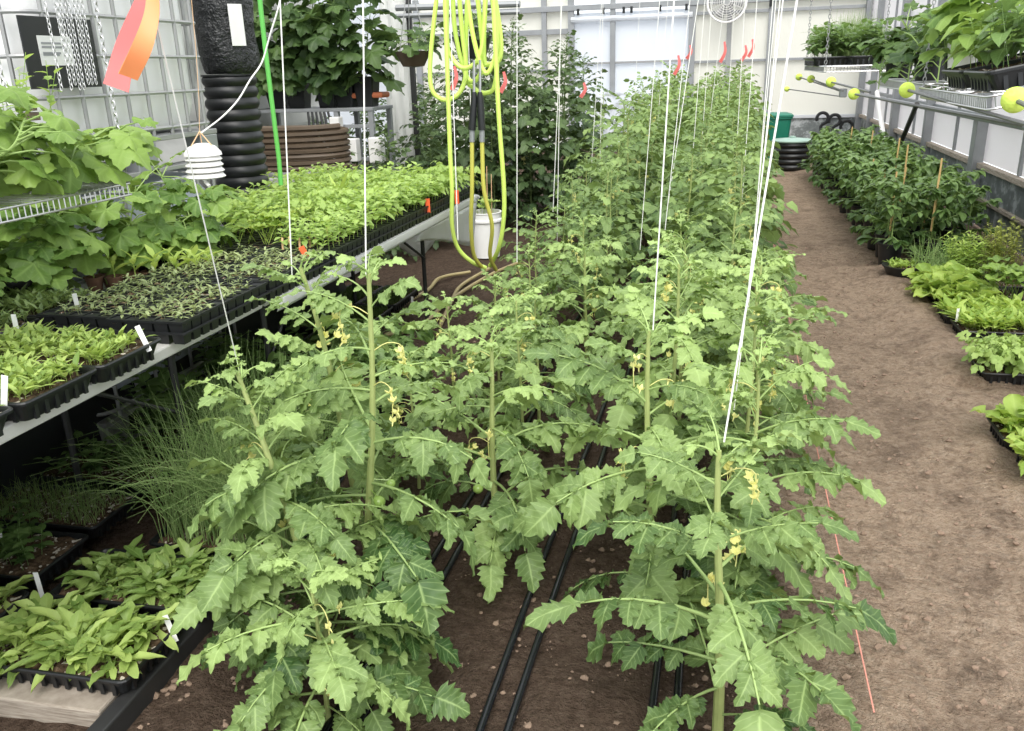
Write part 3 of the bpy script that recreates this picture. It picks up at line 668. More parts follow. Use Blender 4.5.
# near beet trays (short side towards the aisle)
b1=tray('black tray of pale green beet seedlings at the table edge beside the cell trays',(EX-.27,2.04,BZ),0,'beet',lambda w,d,z:s_beet(rad(1),w,d,z,250),L_LETB,GB)
dup(b1,(EX-.275,1.755,BZ),PI,'black tray of pale green beet seedlings at the table edge, second from the cell trays',GB)
dup(b1,(EX-.28,1.46,BZ),0,'black tray at the table corner, nearest the camera on the table edge',GB)
b2=tray('tray of dense darker beet seedlings behind the pale ones, beside the cell trays',(EX-.84,2.18,BZ),0,'beet',lambda w,d,z:s_beet(rad(2),w,d,z,270,1.0),L_CHAD,GB)
dup(b2,(EX-.85,1.88,BZ),PI,'tray of dense darker beet seedlings behind the pale ones, nearer the camera',GB)
dup(b2,(EX-.85,2.48,BZ),0,'tray of dense darker beet seedlings below the trailing cucumber vine',GB)
# cell trays of tiny sprouts
c1=tray('fifty-cell black tray of tiny grey-green sprouts at the table edge, nearest one',(bx_(0),2.55,BZ),PI/2,'sprout',lambda w,d,z:s_sprout(rad(4),w,d,z),L_SAGE,GB,True)
dup(c1,(bx_(1),2.57,BZ),-PI/2,'fifty-cell tray of tiny sprouts beside the nearest one, away from the table edge',GB)
dup(c1,(bx_(0),3.11,BZ),-PI/2,'fifty-cell tray of tiny sprouts at the table edge, next to the orange tag',GB)
dup(c1,(bx_(1),3.12,BZ),PI/2,'fifty-cell tray of tiny sprouts between the peat pots and the edge tray',GB)
# lush trays
lush=[tray('',(0,0,0),0,'basil',lambda w,d,z,i=i:[s_basil(rad(10),w,d,z),s_tomseed(rad(11),w,d,z),s_basil(rad(12),w,d,z,h0=.13,lsz=.06),s_basil(rad(13),w,d,z,7,4,.15,None,.07)][i],[L_SEED,L_SEED,L_SEED,L_SEED][i],GB,True) for i in range(4)]
pl=[tray('',(0,0,0),0,'round',lambda w,d,z:s_round(rad(15),w,d,z,40,.12,.04),L_LET,GB,True)]
uses={}
def put(src,loc,rz,lab):
    if id(src) in uses: return dup(src,loc,rz,lab,GB)
    uses[id(src)]=1; src.location=loc; src.rotation_euler=(0,0,rz); src['label']=lab; return src
rows=[3.67,4.22,4.77,5.30]
COLS=['along the table edge','in the second column inward','in the third column inward','in the innermost column']
r=np.random.default_rng(5)
for c in range(4):
    for j,y in enumerate(([3.67,4.22,4.77,5.30] if c<2 else [3.30,3.85,4.40,4.95,5.45])):
        if c==3 and j<2 : continue
        i=int((c*2+j*3)%4); src=lush[i]
        if c==1 and j==0: src=pl[0]
        put(src,(bx_(c)+(0 if c else .0),y,BZ),PI/2 if r.random()<.5 else -PI/2,f'tray of lush green seedlings, {ORD[j]} from the near end {COLS[c]}')
# peat pots with maize-like seedlings
def peat():
    t=thing('peat_pot','','pot',(0,0,0),0,'peat pots with pale upright seedlings')
    M=MB(); lathe(M,[(.022,0),(.036,.062),(.040,.064),(.040,.068),(.034,.068),(.031,.056),(.0005,.056)],16); M.build('pot',M_TERRA,t)
    M=MB(); lathe(M,[(.033,.055),(.02,.061),(.0005,.062)],12); M.build('potting_soil',M_POT,t)
    M=MB(); rr=rad(31); o=np.array([0,0,.06]); tube(M,[o,o+[0,0,.05]],.003,5,(.5,0,.9))
    for k in range(5): place(M,OVA_HI[k],o+[0,0,.02+.012*k],azv(k*2.5,.75+.12*k),azv(k*2.5+PI,.6),.085-.006*k,.05,.75+.05*k)
    M.build('seedling',L_LET,t); return t
p0=peat(); q=0
for i in range(6):
    for j in range(2):
        x=-2.47+.075*i; y=2.87+.03*i+.09*j; rz=float(r.uniform(0,6)); lab=f'brown peat pot with pale seedling, {ORD[i]} along the {"near" if j==0 else "rear"} row'
        if not q: p0.location=(x,y,BZ); p0['label']=lab; q=1
        else: dup(p0,(x,y,BZ),rz,lab,None,r.uniform(.85,1.05))
# ------------------------------------------------------------------ tables
def table(name,lab,y0,y1,mat):
    t=thing(name,lab,'table',(-2.2,(y0+y1)/2,0)); L=y1-y0
    M=MB(); box(M,(0,0,BZ-.022),(.94,L,.04)); M.build('table_top',mat,t,False,.006)
    for sy in (-1,1):
        for sx in (-1,1):
            M=MB(); tube(M,[(sx*.26,sy*(L/2-.32),0-.02),(sx*.26,sy*(L/2-.32),BZ-.04)],.014,8); M.build('leg',M_DRK,t)
        M=MB(); tube(M,[(-.33,sy*(L/2-.32),.66),(.30,sy*(L/2-.32),.66)],.010,6); M.build('stretcher',M_DRK,t)
        M=MB(); tube(M,[(.27,sy*(L/2-.32),.42),(.2,sy*(L/2-.85),BZ-.05)],.008,6); M.build('brace',M_DRK,t)
    return t
table('folding_table','long grey-topped folding table carrying the beet and sprout trays',.75,2.88,M_LAM)
table('folding_table','second folding table under white plastic cover carrying the lush seedling trays',2.90,5.62,M_WHT)
M=MB()
prof=[(-.90,BZ+.002),(-.2,BZ+.003),(.515,BZ+.003),(.535,BZ-.008),(.538,BZ-.04),(.53,BZ-.055)]
ysn=np.linspace(2.88,5.70,40); P=[]
for y in ysn:
    P.append([(-2.2+x,y,z) for x,z in prof])
P=np.array(P); n=len(prof); i=np.arange(len(ysn)-1)[:,None]*n; j=np.arange(n-1)[None]
M.add(P.reshape(-1,3),np.stack([i+j,i+j+1,i+n+j+1,i+n+j],-1).reshape(-1,4))
# end drop
ed=np.linspace(-.7,.535,16); dr=np.linspace(0,1,8); V=[]
for d in dr:
    for x in ed:
        f=.30+.16*math.sin((x+.1)*9)-.20*(x>.40); V.append((-2.2+x+.02*math.sin(d*5),5.70+.03*math.sin(d*2.5)+.025*math.sin(x*22)*d,BZ-d*max(.06,f)))
n=16; i=np.arange(7)[:,None]*n; j=np.arange(n-1)[None]; M.add(V,np.stack([i+j,i+j+1,i+n+j+1,i+n+j],-1).reshape(-1,4))
# side flap hanging at the far end
V=[];
for d in dr:
    for y in np.linspace(4.55,5.70,16):
        f=.06+.26*((y-4.55)/1.15)**1.3; V.append((-2.2+.53+.012*math.sin(y*18)*d-.05*d,y,BZ-.05-d*f))
i=np.arange(7)[:,None]*16; M.add(V,np.stack([i+j,i+j+1,i+16+j+1,i+16+j],-1).reshape(-1,4))
o=M.build('plastic_cover',M_SHEET); sm=o.modifiers.new('s','SOLIDIFY'); sm.thickness=.002
tag(o,'white plastic sheet draped over the far table, sagging at its far corner','sheet')
# tags
def ptag(px,z,h,lab,name='plant_tag',mat=M_TAG,w=.016,tilt=(0.1,0),cat='plant tag',grp='white plant tags'):
    p=PZ(px[0],px[1],z); t=MB(); T=nrm([tilt[0],tilt[1],1]); S=nrm([.97,.24,0]); S=nrm(S-T*(S@T)); N=np.cross(S,T)
    box(t,p+T*(h/2-.012),(w,.0016,h+.024),R=np.stack([S,N,T],1)); return tag(t.build(name,mat,None,False),lab,cat,grp)
for px,z,h,tl,lab in (((17,331),.86,.055,(0,0),'white plant tag standing between the pale and dark beet trays'),((78,309),.86,.055,(-.1,.05),'white plant tag at the corner of the nearest cell tray'),((146,344),.85,.06,(-.45,.1),'white plant tag leaning at the end of the pale beet tray'),((4,404),.85,.08,(.3,0),'white plant tag at the edge between the two nearest table trays'),((41,592),.10,.07,(-.05,0),'white plant tag beside the black tray edge below the chives'),((173,634),.10,.06,(-.35,.1),'white plant tag at the front corner of the foremost chard tray'),((23,555),.12,.06,(.05,0),'white plant tag in the shaded herb tray under the table'),((4,547),.12,.06,(-.1,0),'broad white plant tag at the shaded tray below the table'),((413,311),.1,.10,(0,0),'white plant tag at the back of the cress tray'),((340,333),.1,.10,(-.3,0),'white plant tag leaning in the cress tray'),((957,318),.08,.06,(0,0),'white plant tag in the seedling tray by the path')):
    ptag(px,z,h,lab,tilt=tl)
for px,lab,tl in (((308,259),'orange tag curling from the edge tray of tiny sprouts',(-.5,0)),((428,209),'orange tag at the edge of the third lush tray',(0,0)),((457,200),'orange tag at the far corner of the table',(0,0))):
    ptag(px,.85,.06,lab,'marker_tag',M_ORNG,.026,tl,'marker tag','orange marker tags')
for k,px in enumerate(((283,250),(290,249),(310,247),(316,244),(300,250),(328,240),(335,237))):
    ptag(px,.865,.055,f'small wooden stick in the first lush seedling tray, {ORD[k]} of the row',"wooden_stick",M_STICK,.009,(.0,.1),'stick','wooden sticks in the lush tray')
# ================================================================== GROUND TRAYS, TABLE SIDE
GL='ground trays beside the tables'
t1=tray('foremost ground tray of bright chard seedlings on the wooden beam',(-1.745,1.665,.045),.03,'chard',lambda w,d,z:s_spat(rad(41),w*.92,d*.84,z,100,.095,SPAT,.55),L_LETB,GL)
t2=tray('ground tray of darker chard and beet greens between the chives and the foremost tray',(-1.72,1.985,.045),.03,'chard',lambda w,d,z:s_spat(rad(42),w*.94,d*.88,z,85,.09,SPAT,.55),L_CHA,GL)
dup(t1,(-2.31,1.70,.045),.03,'ground tray of bright chard seedlings behind the foremost one, cut by the photo edge',GL)
t3=tray('ground tray of tall arching chives beside the leaning tomato',(-1.62,2.34,.03),.03,'chives',lambda w,d,z:s_blade(rad(43),w,d,z,620,.58,.75,.0019,(-.12,-.1)),L_CHIV,GL)
dup(t3,(-1.68,2.66,.03),PI+.03,'ground tray of chives behind the first chive tray under the table edge',GL)
t4=tray('shaded ground tray of dark herbs under the table',(-2.36,2.03,.05),.03,'herb',lambda w,d,z:s_bush(rad(44),w,d,z,26,.16,OVA_LO,.04,9),L_PEP,GL)
t5=tray('shaded ground tray of fine grassy seedlings under the table',(-2.4,2.36,.04),.03,'grass',lambda w,d,z:s_blade(rad(45),w,d,z,500,.10,.9,.0012),L_CHIV,GL)
dup(t4,(-2.42,2.70,.04),.03,'shaded herb tray deep under the table behind the chives',GL)
t6=tray('low tray of mossy cress on the ground at the far table end',(-2.28,5.50,.05),PI/2,'cress',lambda w,d,z:s_blade(rad(46),w,d,z,1500,.035,.8,.0022),L_MOSS,GL)
for k,(x,y) in enumerate(((-2.28,4.94),(-2.57,5.48),(-2.57,4.92),(-2.28,4.38))):
    dup(t6,(x,y,.05),PI/2,f'low tray of mossy cress under the far table, {["middle one along the edge","deep one at the far end","deep one nearer the camera","nearest along the edge"][k]}',GL)
M=MB(); box(M,(-1.93,1.52,.005),(.80,.09,.07),.03); tag(M.build('wooden_beam',M_PLANK,None,False,.006),'weathered wooden beam under the foremost chard tray','beam')
M=MB(); box(M,(-1.51,1.85,-.0),(.05,.95,.07),.03); tag(M.build('wooden_plank',M_DRK,None,False,.006),'dark plank along the path-facing edge of the chard trays','plank')
M=MB(); box(M,(-1.72,2.1,-.0),(.09,.9,.055),.03); tag(M.build('wooden_plank',M_PLANK,None,False,.006),'weathered plank hidden beneath the chard and chive trays','plank')
# ================================================================== PATH-SIDE TRAYS (right)
GR='ground trays along the side wall'
a1=tray('ground tray of frilly celery seedlings between the lettuce and the tagged tray',(1.61,4.74,-.02),.02,'celery',lambda w,d,z:s_tomseed(rad(51),w,d,z,11,6,.12,.11),L_CEL,GR)
a2=tray('ground tray of bright broad-leaved lettuce next before the celery',(1.48,3.86,-.02),.0,'lettuce',lambda w,d,z:s_spat(rad(52),w,d,z,60,.13,RUF,.85),L_LET,GR)
dup(a2,(1.50,3.54,-.02),PI,'ground tray of lettuce nearest the camera in the side row',GR)
a3=tray('ground tray of pale green seedlings with white tag by the path',(1.68,5.50,-.02),.02,'beet',lambda w,d,z:s_beet(rad(53),w,d,z,260,1.9),L_LET,GR)
a3b=tray('ground tray of slender pale seedlings just beyond the tagged one',(1.66,5.82,-.02),.02,'basil',lambda w,d,z:s_spat(rad(59),w,d,z,110,.12,OVA_LO,.6),L_LET,GR)
a4=tray('ground tray of frilly yellow-green lettuce beyond the tagged seedlings',(1.55,6.28,-.02),PI/2,'lettuce',lambda w,d,z:s_spat(rad(54),w,d,z,75,.19,RUF,.8),L_LET,GR)
a5=tray('ground tray of round-leaved squash seedlings beside the frilly lettuce',(1.84,6.24,-.02),PI/2,'squash',lambda w,d,z:s_round(rad(55),w,d,z,26,.22,.07),L_CUC,GR)
a6=tray('tray of bushy yellow-green herbs behind the squash seedlings',(1.98,6.80,-.02),PI/2,'herb',lambda w,d,z:s_bush(rad(56),w,d,z,60,.42),L_HERB,GR)
a7=tray('tray of grassy lemongrass-like blades beside the black pots',(1.55,6.86,-.02),PI/2,'grass',lambda w,d,z:s_blade(rad(57),w,d,z,170,.30,.8,.0035),L_CHIV,GR)
a8=tray('tray of feathery green seedlings between the lemongrass and the herbs',(1.76,6.90,-.02),PI/2,'herb',lambda w,d,z:s_bush(rad(60),w,d,z,50,.30,NAR,.05,16),L_LET,GR)
# black round pan
t=thing('round_pan','round black pan of low yellow-green seedlings in front of the potted peppers','pan',(1.36,6.95,-.02))
M=MB(); lathe(M,[(.0005,0),(.10,0),(.145,.10),(.155,.10),(.155,.108),(.14,.108),(.10,.085),(.0005,.085)],24); M.build('pan_body',M_BLK,t)
M=MB(); lathe(M,[(.13,.088),(.06,.094),(.0005,.095)],16); M.build('potting_soil',M_POT,t)
s_beet(rad(58),.19,.19,.09,50).build('seedlings',L_LET,t)['kind']='stuff'
# potted peppers
def pepper(seed):
    t=thing('potted_pepper','','potted plant',(0,0,0),0,'potted pepper plants along the side wall'); rr=rad(seed)
    M=MB(); lathe(M,[(.0005,0),(.075,0),(.095,.185),(.102,.185),(.102,.20),(.092,.20),(.088,.17),(.0005,.17)],18); M.build('pot',M_BLK,t)
    M=MB(); lathe(M,[(.089,.172),(.05,.178),(.0005,.18)],12); M.build('potting_soil',M_POT,t)
    S=MB(); F=MB(); o=np.array([0,0,.175]); top=np.array([rr.uniform(-.04,.04),rr.uniform(-.04,.04),.66]); tube(S,[o,(o+top)/2,top],[.006,.005,.003],5)
    for b in range(13):
        q=.02+.075*b; a=b*2.4; s0=o+(top-o)*q; e=s0+azv(a,.45-(.5 if b<4 else 0))*rr.uniform(.16,.25)*(1.1-.35*q); tube(S,[s0,e],[.003,.002],4)
        for m in range(17):
            u=rr.uniform(.25,1.1); c=s0+(e-s0)*u; a2=a+rr.uniform(-1.9,1.9); L=rr.uniform(.055,.10)
            place(F,OVA_LO[rr.integers(4)],c,azv(a2,rr.uniform(-.8,.4)),[rr.uniform(-.3,.3),rr.uniform(-.3,.3),1],L,L*1.05,np.clip(.15+.6*q+rr.uniform(-.3,.3),0,1))
    for m in range(24):
        a2=m*2.4; L=rr.uniform(.04,.085); place(F,OVA_LO[rr.integers(4)],top-[0,0,rr.uniform(0,.12)],azv(a2,rr.uniform(-.2,.9)),[0,0,1],L,L*1.0,rr.uniform(.45,1))
    S.build('stem',M_VINE,t); F.build('foliage',L_PEP,t); return t
pps=[pepper(s) for s in (61,62,63)]; r=np.random.default_rng(9); up=set()
for c,x in enumerate((1.34,1.64,1.94)):
    y=7.36+.1*c; k=0
    while y<13.6:
        i=int(r.integers(3)); lab=f'potted pepper plant, {ORD[k]} from the near end of the {["path-side column","middle column","wall-side column"][c]}'
        loc=(x+r.uniform(-.03,.03)-.006*(y-7),y,-.02); rz=float(r.uniform(0,6)); sc=r.uniform(.88,1.08)
        if i not in up: up.add(i); pps[i].location=loc; pps[i]['label']=lab
        else: dup(pps[i],loc,rz,lab,None,sc)
        y+=.38*r.uniform(.88,1.12); k+=1
for k,(px,py,Y,h) in enumerate(((892,213,7.6,.26),(895,195,7.9,.26),(901,186,8.3,.22),(905,170,8.6,.30),(896,160,9.2,.28),(926,205,8.0,.2),(938,187,7.5,.30),(935,200,7.4,.28),(872,178,9.3,.25),(870,145,11,.22),(850,140,12,.22),(884,185,9.0,.2))):
    b=PY(px,py,Y); M=MB(); tl=r.uniform(-.12,.12); tube(M,[b-[0,0,.25],b+[tl*h,0,h*.75]],.0075,6)
    tag(M.build('bamboo_stake',M_WOOD),f'thin bamboo stake among the potted peppers, {ORD[k]} from the near end','stake','bamboo stakes in the pepper pots')
# ================================================================== BACK BARRELS
def ribbed(t,rad_,h,n,mat):
    M=MB(); pr=[(.0005,0),(rad_*.9,0)]
    for k in range(n):
        z=h*k/n; dz=h/n
        for q in np.linspace(0,1,7)[:-1]: pr.append((rad_*(.90+.10*math.sin(PI*q)),z+dz*q))
    pr+= [(rad_*.88,h),(.0005,h)]
    lathe(M,pr,28); return M.build('ribbed_body',mat,t)
t=thing('ribbed_barrel','black ribbed composting barrel with pale green lid at the end of the path','barrel',(.985,14.45,-.03))
ribbed(t,.30,.42,5,M_BLK)
M=MB(); lathe(M,[(.0005,.425),(.31,.42),(.315,.44),(.30,.455),(.1,.475),(.0005,.478)],28); lathe(M,[(.05,.47),(.05,.50),(.03,.505),(.0005,.505)],14); M.build('lid',M_TEAL,t)
t=thing('storage_bin','dark green plastic bin standing behind the ribbed barrel','bin',(.75,15.6,-.03))
M=MB(); rings(M,[rr3(.42,.42,.05,0),rr3(.52,.52,.05,.70),rr3(.56,.56,.05,.71),rr3(.56,.56,.05,.74)]); M.build('bin_body',M_TEALD,t,False); M=MB(); rings(M,[rr3(.58,.58,.05,.742),rr3(.58,.58,.05,.77),rr3(.40,.40,.05,.80)]); M.build('lid',M_TEALD,t,False)
# hooks on back wall
for k,(px,py) in enumerate(((822,124),(834,126),(846,132))):
    c=PY(px,py,17.2); M=MB(); a=np.linspace(-1.2,3.6,14); R=.10
    pts=[c+[R*math.cos(q),0,.10+R*math.sin(q)] for q in a][::-1]+[c+[-.02,0,-.05],c+[0.02,0,-.25],c+[.0,0,-.6]]; tube(M,smooth(pts,2),.03,7)
    tag(M.build('black_hook',M_BLK),f'black curled hook rod at the back wall corner, {ORD[k]} from the barrel','hook','black hooks by the back corner')
# circular fan
fp=PY(727,2,17.75); t=thing('wall_fan','round white caged fan high on the back wall','fan',fp)
M=MB(); a=np.linspace(0,2*PI,33)
for R in np.linspace(.06,.34,8): tube(M,[(R*math.cos(q),-.10+.06*(R/.34)**2,R*math.sin(q)) for q in a],.005,5,cap=False)
for q in np.linspace(0,2*PI,17)[:-1]: tube(M,[(.05*math.cos(q),-.1,.05*math.sin(q)),(.34*math.cos(q),-.04,.34*math.sin(q))],.004,4)
M.build('guard_grille',M_WHT,t)
M=MB(); tube(M,[(.355*math.cos(q),-.03,.355*math.sin(q)) for q in a],.02,8,cap=False); M.build('guard_ring',M_WHT,t)
M=MB(); tube(M,[(0,-.1,0),(0,.1,0)],.06,14); M.build('motor_hub',M_CAGE,t)
for k in range(3):
    M=MB(); q=k*2*PI/3; V=[];
    for rr_ in (.05,.15,.25,.31):
        for w in (-.35,.35): V.append((rr_*math.cos(q+w),.03*(1 if w>0 else -1),rr_*math.sin(q+w)))
    M.add(V,[[0,2,3,1],[2,4,5,3],[4,6,7,5]]); b=M.build('blade',M_CAGE,t); s_=b.modifiers.new('s','SOLIDIFY'); s_.thickness=.006
# white sheet hanging at back of stand
def crinkle(name,lab,a,b,z0,z1,mat,amp=.05,n=40,m=30,seed=0,dirn=(0,-1,0)):
    a=np.asarray(a,float);b=np.asarray(b,float); M=MB(); V=[]
    for j in range(m):
        for i in range(n):
            u,v=i/(n-1),j/(m-1); p=a*(1-u)+b*u; d=amp*mnoise.noise(Vector((u*6+seed,v*5,seed)))+amp*.5*mnoise.noise(Vector((u*17,v*14+seed,3)))
            V.append((p[0]+dirn[0]*d,p[1]+dirn[1]*d,z0+(z1-z0)*v))
    i=np.arange(m-1)[:,None]*n; j=np.arange(n-1)[None]; M.add(V,np.stack([i+j,i+j+1,i+n+j+1,i+n+j],-1).reshape(-1,4))
    o=M.build(name,mat); s_=o.modifiers.new('s','SOLIDIFY'); s_.thickness=.004
    return tag(o,lab,'sheet')
pa,pb=PY(383,60,8.9),PY(409,60,8.9)
crinkle('hanging_sheet','grey-white plastic sheet hanging beside the vine stand',(pa[0],8.9,0),(pb[0],8.9,0),.0,2.75,M_SHEET,.05,16,40,2)
M=MB(); bar(M,(pb[0]+.05,8.85,0),(pb[0]+.05,8.85,2.9),.05); tag(M.build('steel_post',M_DRK,None,False,.004),'dark thin steel post at the edge of the hanging white sheet','post')
crinkle('grey_tarp','crumpled grey plastic tarp behind the tank and ribbed barrel',(-4.35,1.5,0),(-4.35,9.0,0),0,3.0,M_GSHEET,.16,70,40,5,(1,0,0))
crinkle('white_film','crumpled white film at the foot of the back wall behind the young tomato',(-2.6,17.6,0),(-1.0,17.6,0),.0,1.1,M_WPANE,.12,30,20,8)
crinkle('shade_backing','added black sheet behind the tables, standing in for the shade beneath them',(-2.665,.6,0),(-2.665,5.6,0),-.02,.74,M_BLK,.03,40,8,4,(1,0,0))  # added black backing that stands in for the deep shade under the tables
for k,(x,y,lab) in enumerate(((-2.05,2.95,'dark leafy pot in shade under the near table, beside the chives'),(-2.35,3.05,'dark leafy pot deep under the near table'),(-2.05,3.40,'dark leafy pot under the joint of the two tables'),(-2.4,3.6,'dark leafy pot deep under the far table'),(-2.0,3.9,'dark leafy pot at the edge of shade under the far table'),(-2.45,1.6,'dark leafy pot under the near table at the photo edge'),(-1.62,3.15,'leafy celery-like pot on the ground behind the flowering tomatoes'),(-1.55,3.6,'second leafy celery-like pot on the ground behind the flowering tomatoes'))):
    t=pot(lab,(x,y,-.02),.14,.09,name='leafy_pot'); (s_tomseed(rad(200+k),.2,.2,.12,4,4,.30,.18) if k>5 else s_bush(rad(200+k),.25,.25,.12,14,.34,OVA_LO,.07,12)).build('foliage',L_PEP,t)
# overhead pipes near hose
M=MB(); a=PY(396,8,8.6); b=PY(520,4,8.6); tube(M,[a,b],.03,8); tag(M.build('overhead_pipe',M_GAL),'grey overhead pipe above the lime hose, upper one','pipe','overhead pipes above the hose')
M=MB(); a=PY(396,16,8.8); b=PY(520,12,8.8); tube(M,[a,b],.022,8); tag(M.build('overhead_pipe',M_GAL),'grey overhead pipe above the lime hose, lower one','pipe','overhead pipes above the hose')
# ================================================================== TANK
def tank(loc,mat,lab,upper):
    t=thing('liquid_tank',lab,'tank',loc); w,d,h=1.0,1.2,1.0
    M=MB(); zs=[.17,.20,.30,.7,1.05,1.13,1.16]; ins=[.10,.03,.0,.0,.0,.05,.15]
    rings(M,[rr3(w-.08-2*i_,d-.08-2*i_,.12-i_*.4,z_,6) for z_,i_ in zip(zs,ins)]); lathe(M,[(.10,1.15),(.10,1.20),(.0005,1.20)],18); M.build('tank_body',mat,t)
    M=MB()
    for z_ in (.20,.36,.52,.68,.84,1.0,1.14):
        p=rr3(w,d,.10,z_,5); tube(M,np.vstack([p,p[:1]]),.009,6,cap=False)
    for y in np.linspace(-d/2+.10,d/2-.10,8):
        for s in (-1,1): tube(M,[(s*w/2,y,.17),(s*w/2,y,1.15)],.009,6)
    for x in np.linspace(-w/2+.10,w/2-.10,6):
        for s in (-1,1): tube(M,[(x,s*d/2,.17),(x,s*d/2,1.15)],.009,6)
    M.build('cage_lattice',M_CAGE,t)
    M=MB(); box(M,(0,0,.155),(w,d,.025)); M.build('pallet_deck',M_CAGE,t,False,.004)
    for x in (-.45,0,.45):
        for y in (-.52,0,.52): M=MB(); box(M,(x,y,.07),(.10,.15,.145)); M.build('pallet_foot',M_CAGE if not upper else M_GAL,t,False,.006)
    for x in (-.45,0,.45): M=MB(); box(M,(x,0,.01),(.10,d,.02)); M.build('pallet_runner',M_CAGE,t,False,.003)
    return t
TX=-2.62-.5; TYc=3.54
tank((TX,TYc,0),M_TANKB,'lower caged bulk tank with bluish body, mostly hidden behind the seedlings',False)
tk=tank((TX,TYc,1.185),M_TANK,'upper white caged bulk tank with black label plate',True)
lx=TX+.515
def lab_pt(px,py): return PX(px,py,-2.60)
# label plate: local to tank
A_=[lab_pt(*q) for q in ((19,18),(91,17),(101,88),(30,88))]
c=sum(A_)/4; y0=(A_[0][1]+A_[3][1])/2; y1=(A_[1][1]+A_[2][1])/2; z1=(A_[0][2]+A_[1][2])/2; z0=(A_[2][2]+A_[3][2])/2
M=MB(); box(M,(.518,(y0+y1)/2-TYc,(z0+z1)/2-1.185),(.006,y1-y0,z1-z0)); M.build('label_plate',M_BLK,tk,False,.001)
B_=[lab_pt(*q) for q in ((37,36),(69,36),(73,65),(41,66))]
yb0=(B_[0][1]+B_[3][1])/2; yb1=(B_[1][1]+B_[2][1])/2; zb1=(B_[0][2]+B_[1][2])/2; zb0=(B_[2][2]+B_[3][2])/2
M=MB(); box(M,(.5225,(yb0+yb1)/2-TYc,(zb0+zb1)/2-1.185),(.003,yb1-yb0,zb1-zb0)); M.build('paper_label',M_CARD,tk,False)
M=MB()
for k,(f,w_) in enumerate(((.42,.55),(.36,.5),(.62,.7),(.75,.6))):
    box(M,(.5245,yb0+(yb1-yb0)*(.08+w_/2)-TYc,zb0+(zb1-zb0)*f-1.185),(.001,(yb1-yb0)*w_,.008))
M.build('printed_lines',M_GAL,tk,False)
M=MB(); box(M,(.53,y0-.05-TYc,.30),(.05,.05,.03)); lathe(M,[(.03,0),(.03,.05),(.0005,.05)],10,(.53,y0-.05-TYc,.32)); M.build('drain_fitting',M_BROWN,tk,False)
# chains
def chain(lab,top,length,sc=1.0,grp='hanging steel chains',mat=M_WIRE,proto={}):
    key=round(length,1)
    M=MB(); n=max(2,int(length/(.024*sc))); a=np.linspace(0,2*PI,9)
    for k in range(n):
        z=-k*.024*sc; V=[]
        pts=np.array([[.008*sc*math.cos(q),0,.016*sc*math.sin(q)] for q in a])
        if k%2: pts=pts[:,[1,0,2]]
        tube(M,pts+[0,0,z-.012*sc],.0024*sc,4,cap=False)
    o=M.build('hanging_chain',mat); o.location=tuple(top); return tag(o,lab,'chain',grp)
for k,px in enumerate((53,59,63,67,72,76,80,84,88)):
    b=PX(px+9,[91,62,90,88,92,92,86,88,87][k],-2.48); chain(f'thin hanging chain in front of the black label plate, {ORD[k]} from its paper label',(b[0],b[1],2.35),2.35-b[2],.75,mat=M_CHN)
# ------------------------------------------------------------------ left wire shelf
def wire_shelf(lab,loc,rz,w,d,rot=None,truss=.035,chain_h=.0,step=.03):
    t=thing('wire_shelf',lab,'shelf',loc,rz,'hanging wire shelves')
    if rot: t.rotation_euler=rot
    M=MB()
    for x in np.arange(-w/2+step,w/2,step): tube(M,[(x,-d/2,.004),(x,d/2,.004)],.0018,4)
    for y in (-d/4,d/4): tube(M,[(-w/2,y,0),(w/2,y,0)],.003,5)
    M.build('wire_grid',M_WIRE,t)
    M=MB()
    for z in (0,-truss):
        p=rr3(w,d,.02,z,4); tube(M,np.vstack([p,p[:1]]),.0035,6,cap=False)
    per=rr3(w,d,.02,0,2)
    for s in (-1,1):
        for x in np.arange(-w/2+.02,w/2-.01,.022): tube(M,[(x,s*d/2,0),(x,s*d/2,-truss)],.0022,4)
        for y in np.arange(-d/2+.02,d/2-.01,.022): tube(M,[(s*w/2,y,0),(s*w/2,y,-truss)],.0022,4)
    M.build('edge_truss',M_WIRE,t); return t
wire_shelf('wire shelf hung by chains above the seedling table, carrying cucumber pots',(-2.1,1.80,1.285),PI/2,1.30,.42)
chain('shelf chain at the far corner of the wire shelf, before the white tank',(-1.90,2.44,2.5),1.22,.8)
chain('shelf chain at the rear corner of the wire shelf behind the cucumbers',(-2.30,2.44,2.5),1.22,.8)
def vine(t,pts,R,n,r,mat=L_CUC,tp=None,pet=.11,out=(0,0,0),stem=M_VINE,tone=.5,nm='foliage',rs=.0045,up=1.0):
    P=smooth(pts,6); S=MB(); F=MB(); tube(S,P,np.linspace(rs,rs*.5,len(P)),6); tp=tp or CUC; out=np.asarray(out,float)
    for k in range(n):
        q=(k+.6)/n; p=P[min(len(P)-1,int(q*(len(P)-1)))]; a=r.uniform(0,2*PI); d=azv(a,r.uniform(-.1,.8))+out; d=nrm(d); L=pet*r.uniform(.6,1.2)
        m=p+d*L*.5+[0,0,.012]; e=p+d*L; tube(S,[p,m,e],[rs*.6,rs*.5,rs*.4],5)
        N=nrm(d*r.uniform(.1,.9)+np.array([0,0,up*r.uniform(.5,1.1)])+r.normal(0,.2,3)); A=d-np.array([0,0,r.uniform(.2,1.1)])
        place(F,tp[r.integers(len(tp))],e,A,N,R*r.uniform(.6,1.15)*(1.0-.35*q),None,np.clip(tone+r.uniform(-.45,.45),0,1))
    S.build('vine_stem',stem,t); F.build(nm,mat,t); return t
def W_(pts,loc): return [np.asarray(p)-np.asarray(loc) for p in pts]
r=np.random.default_rng(71)
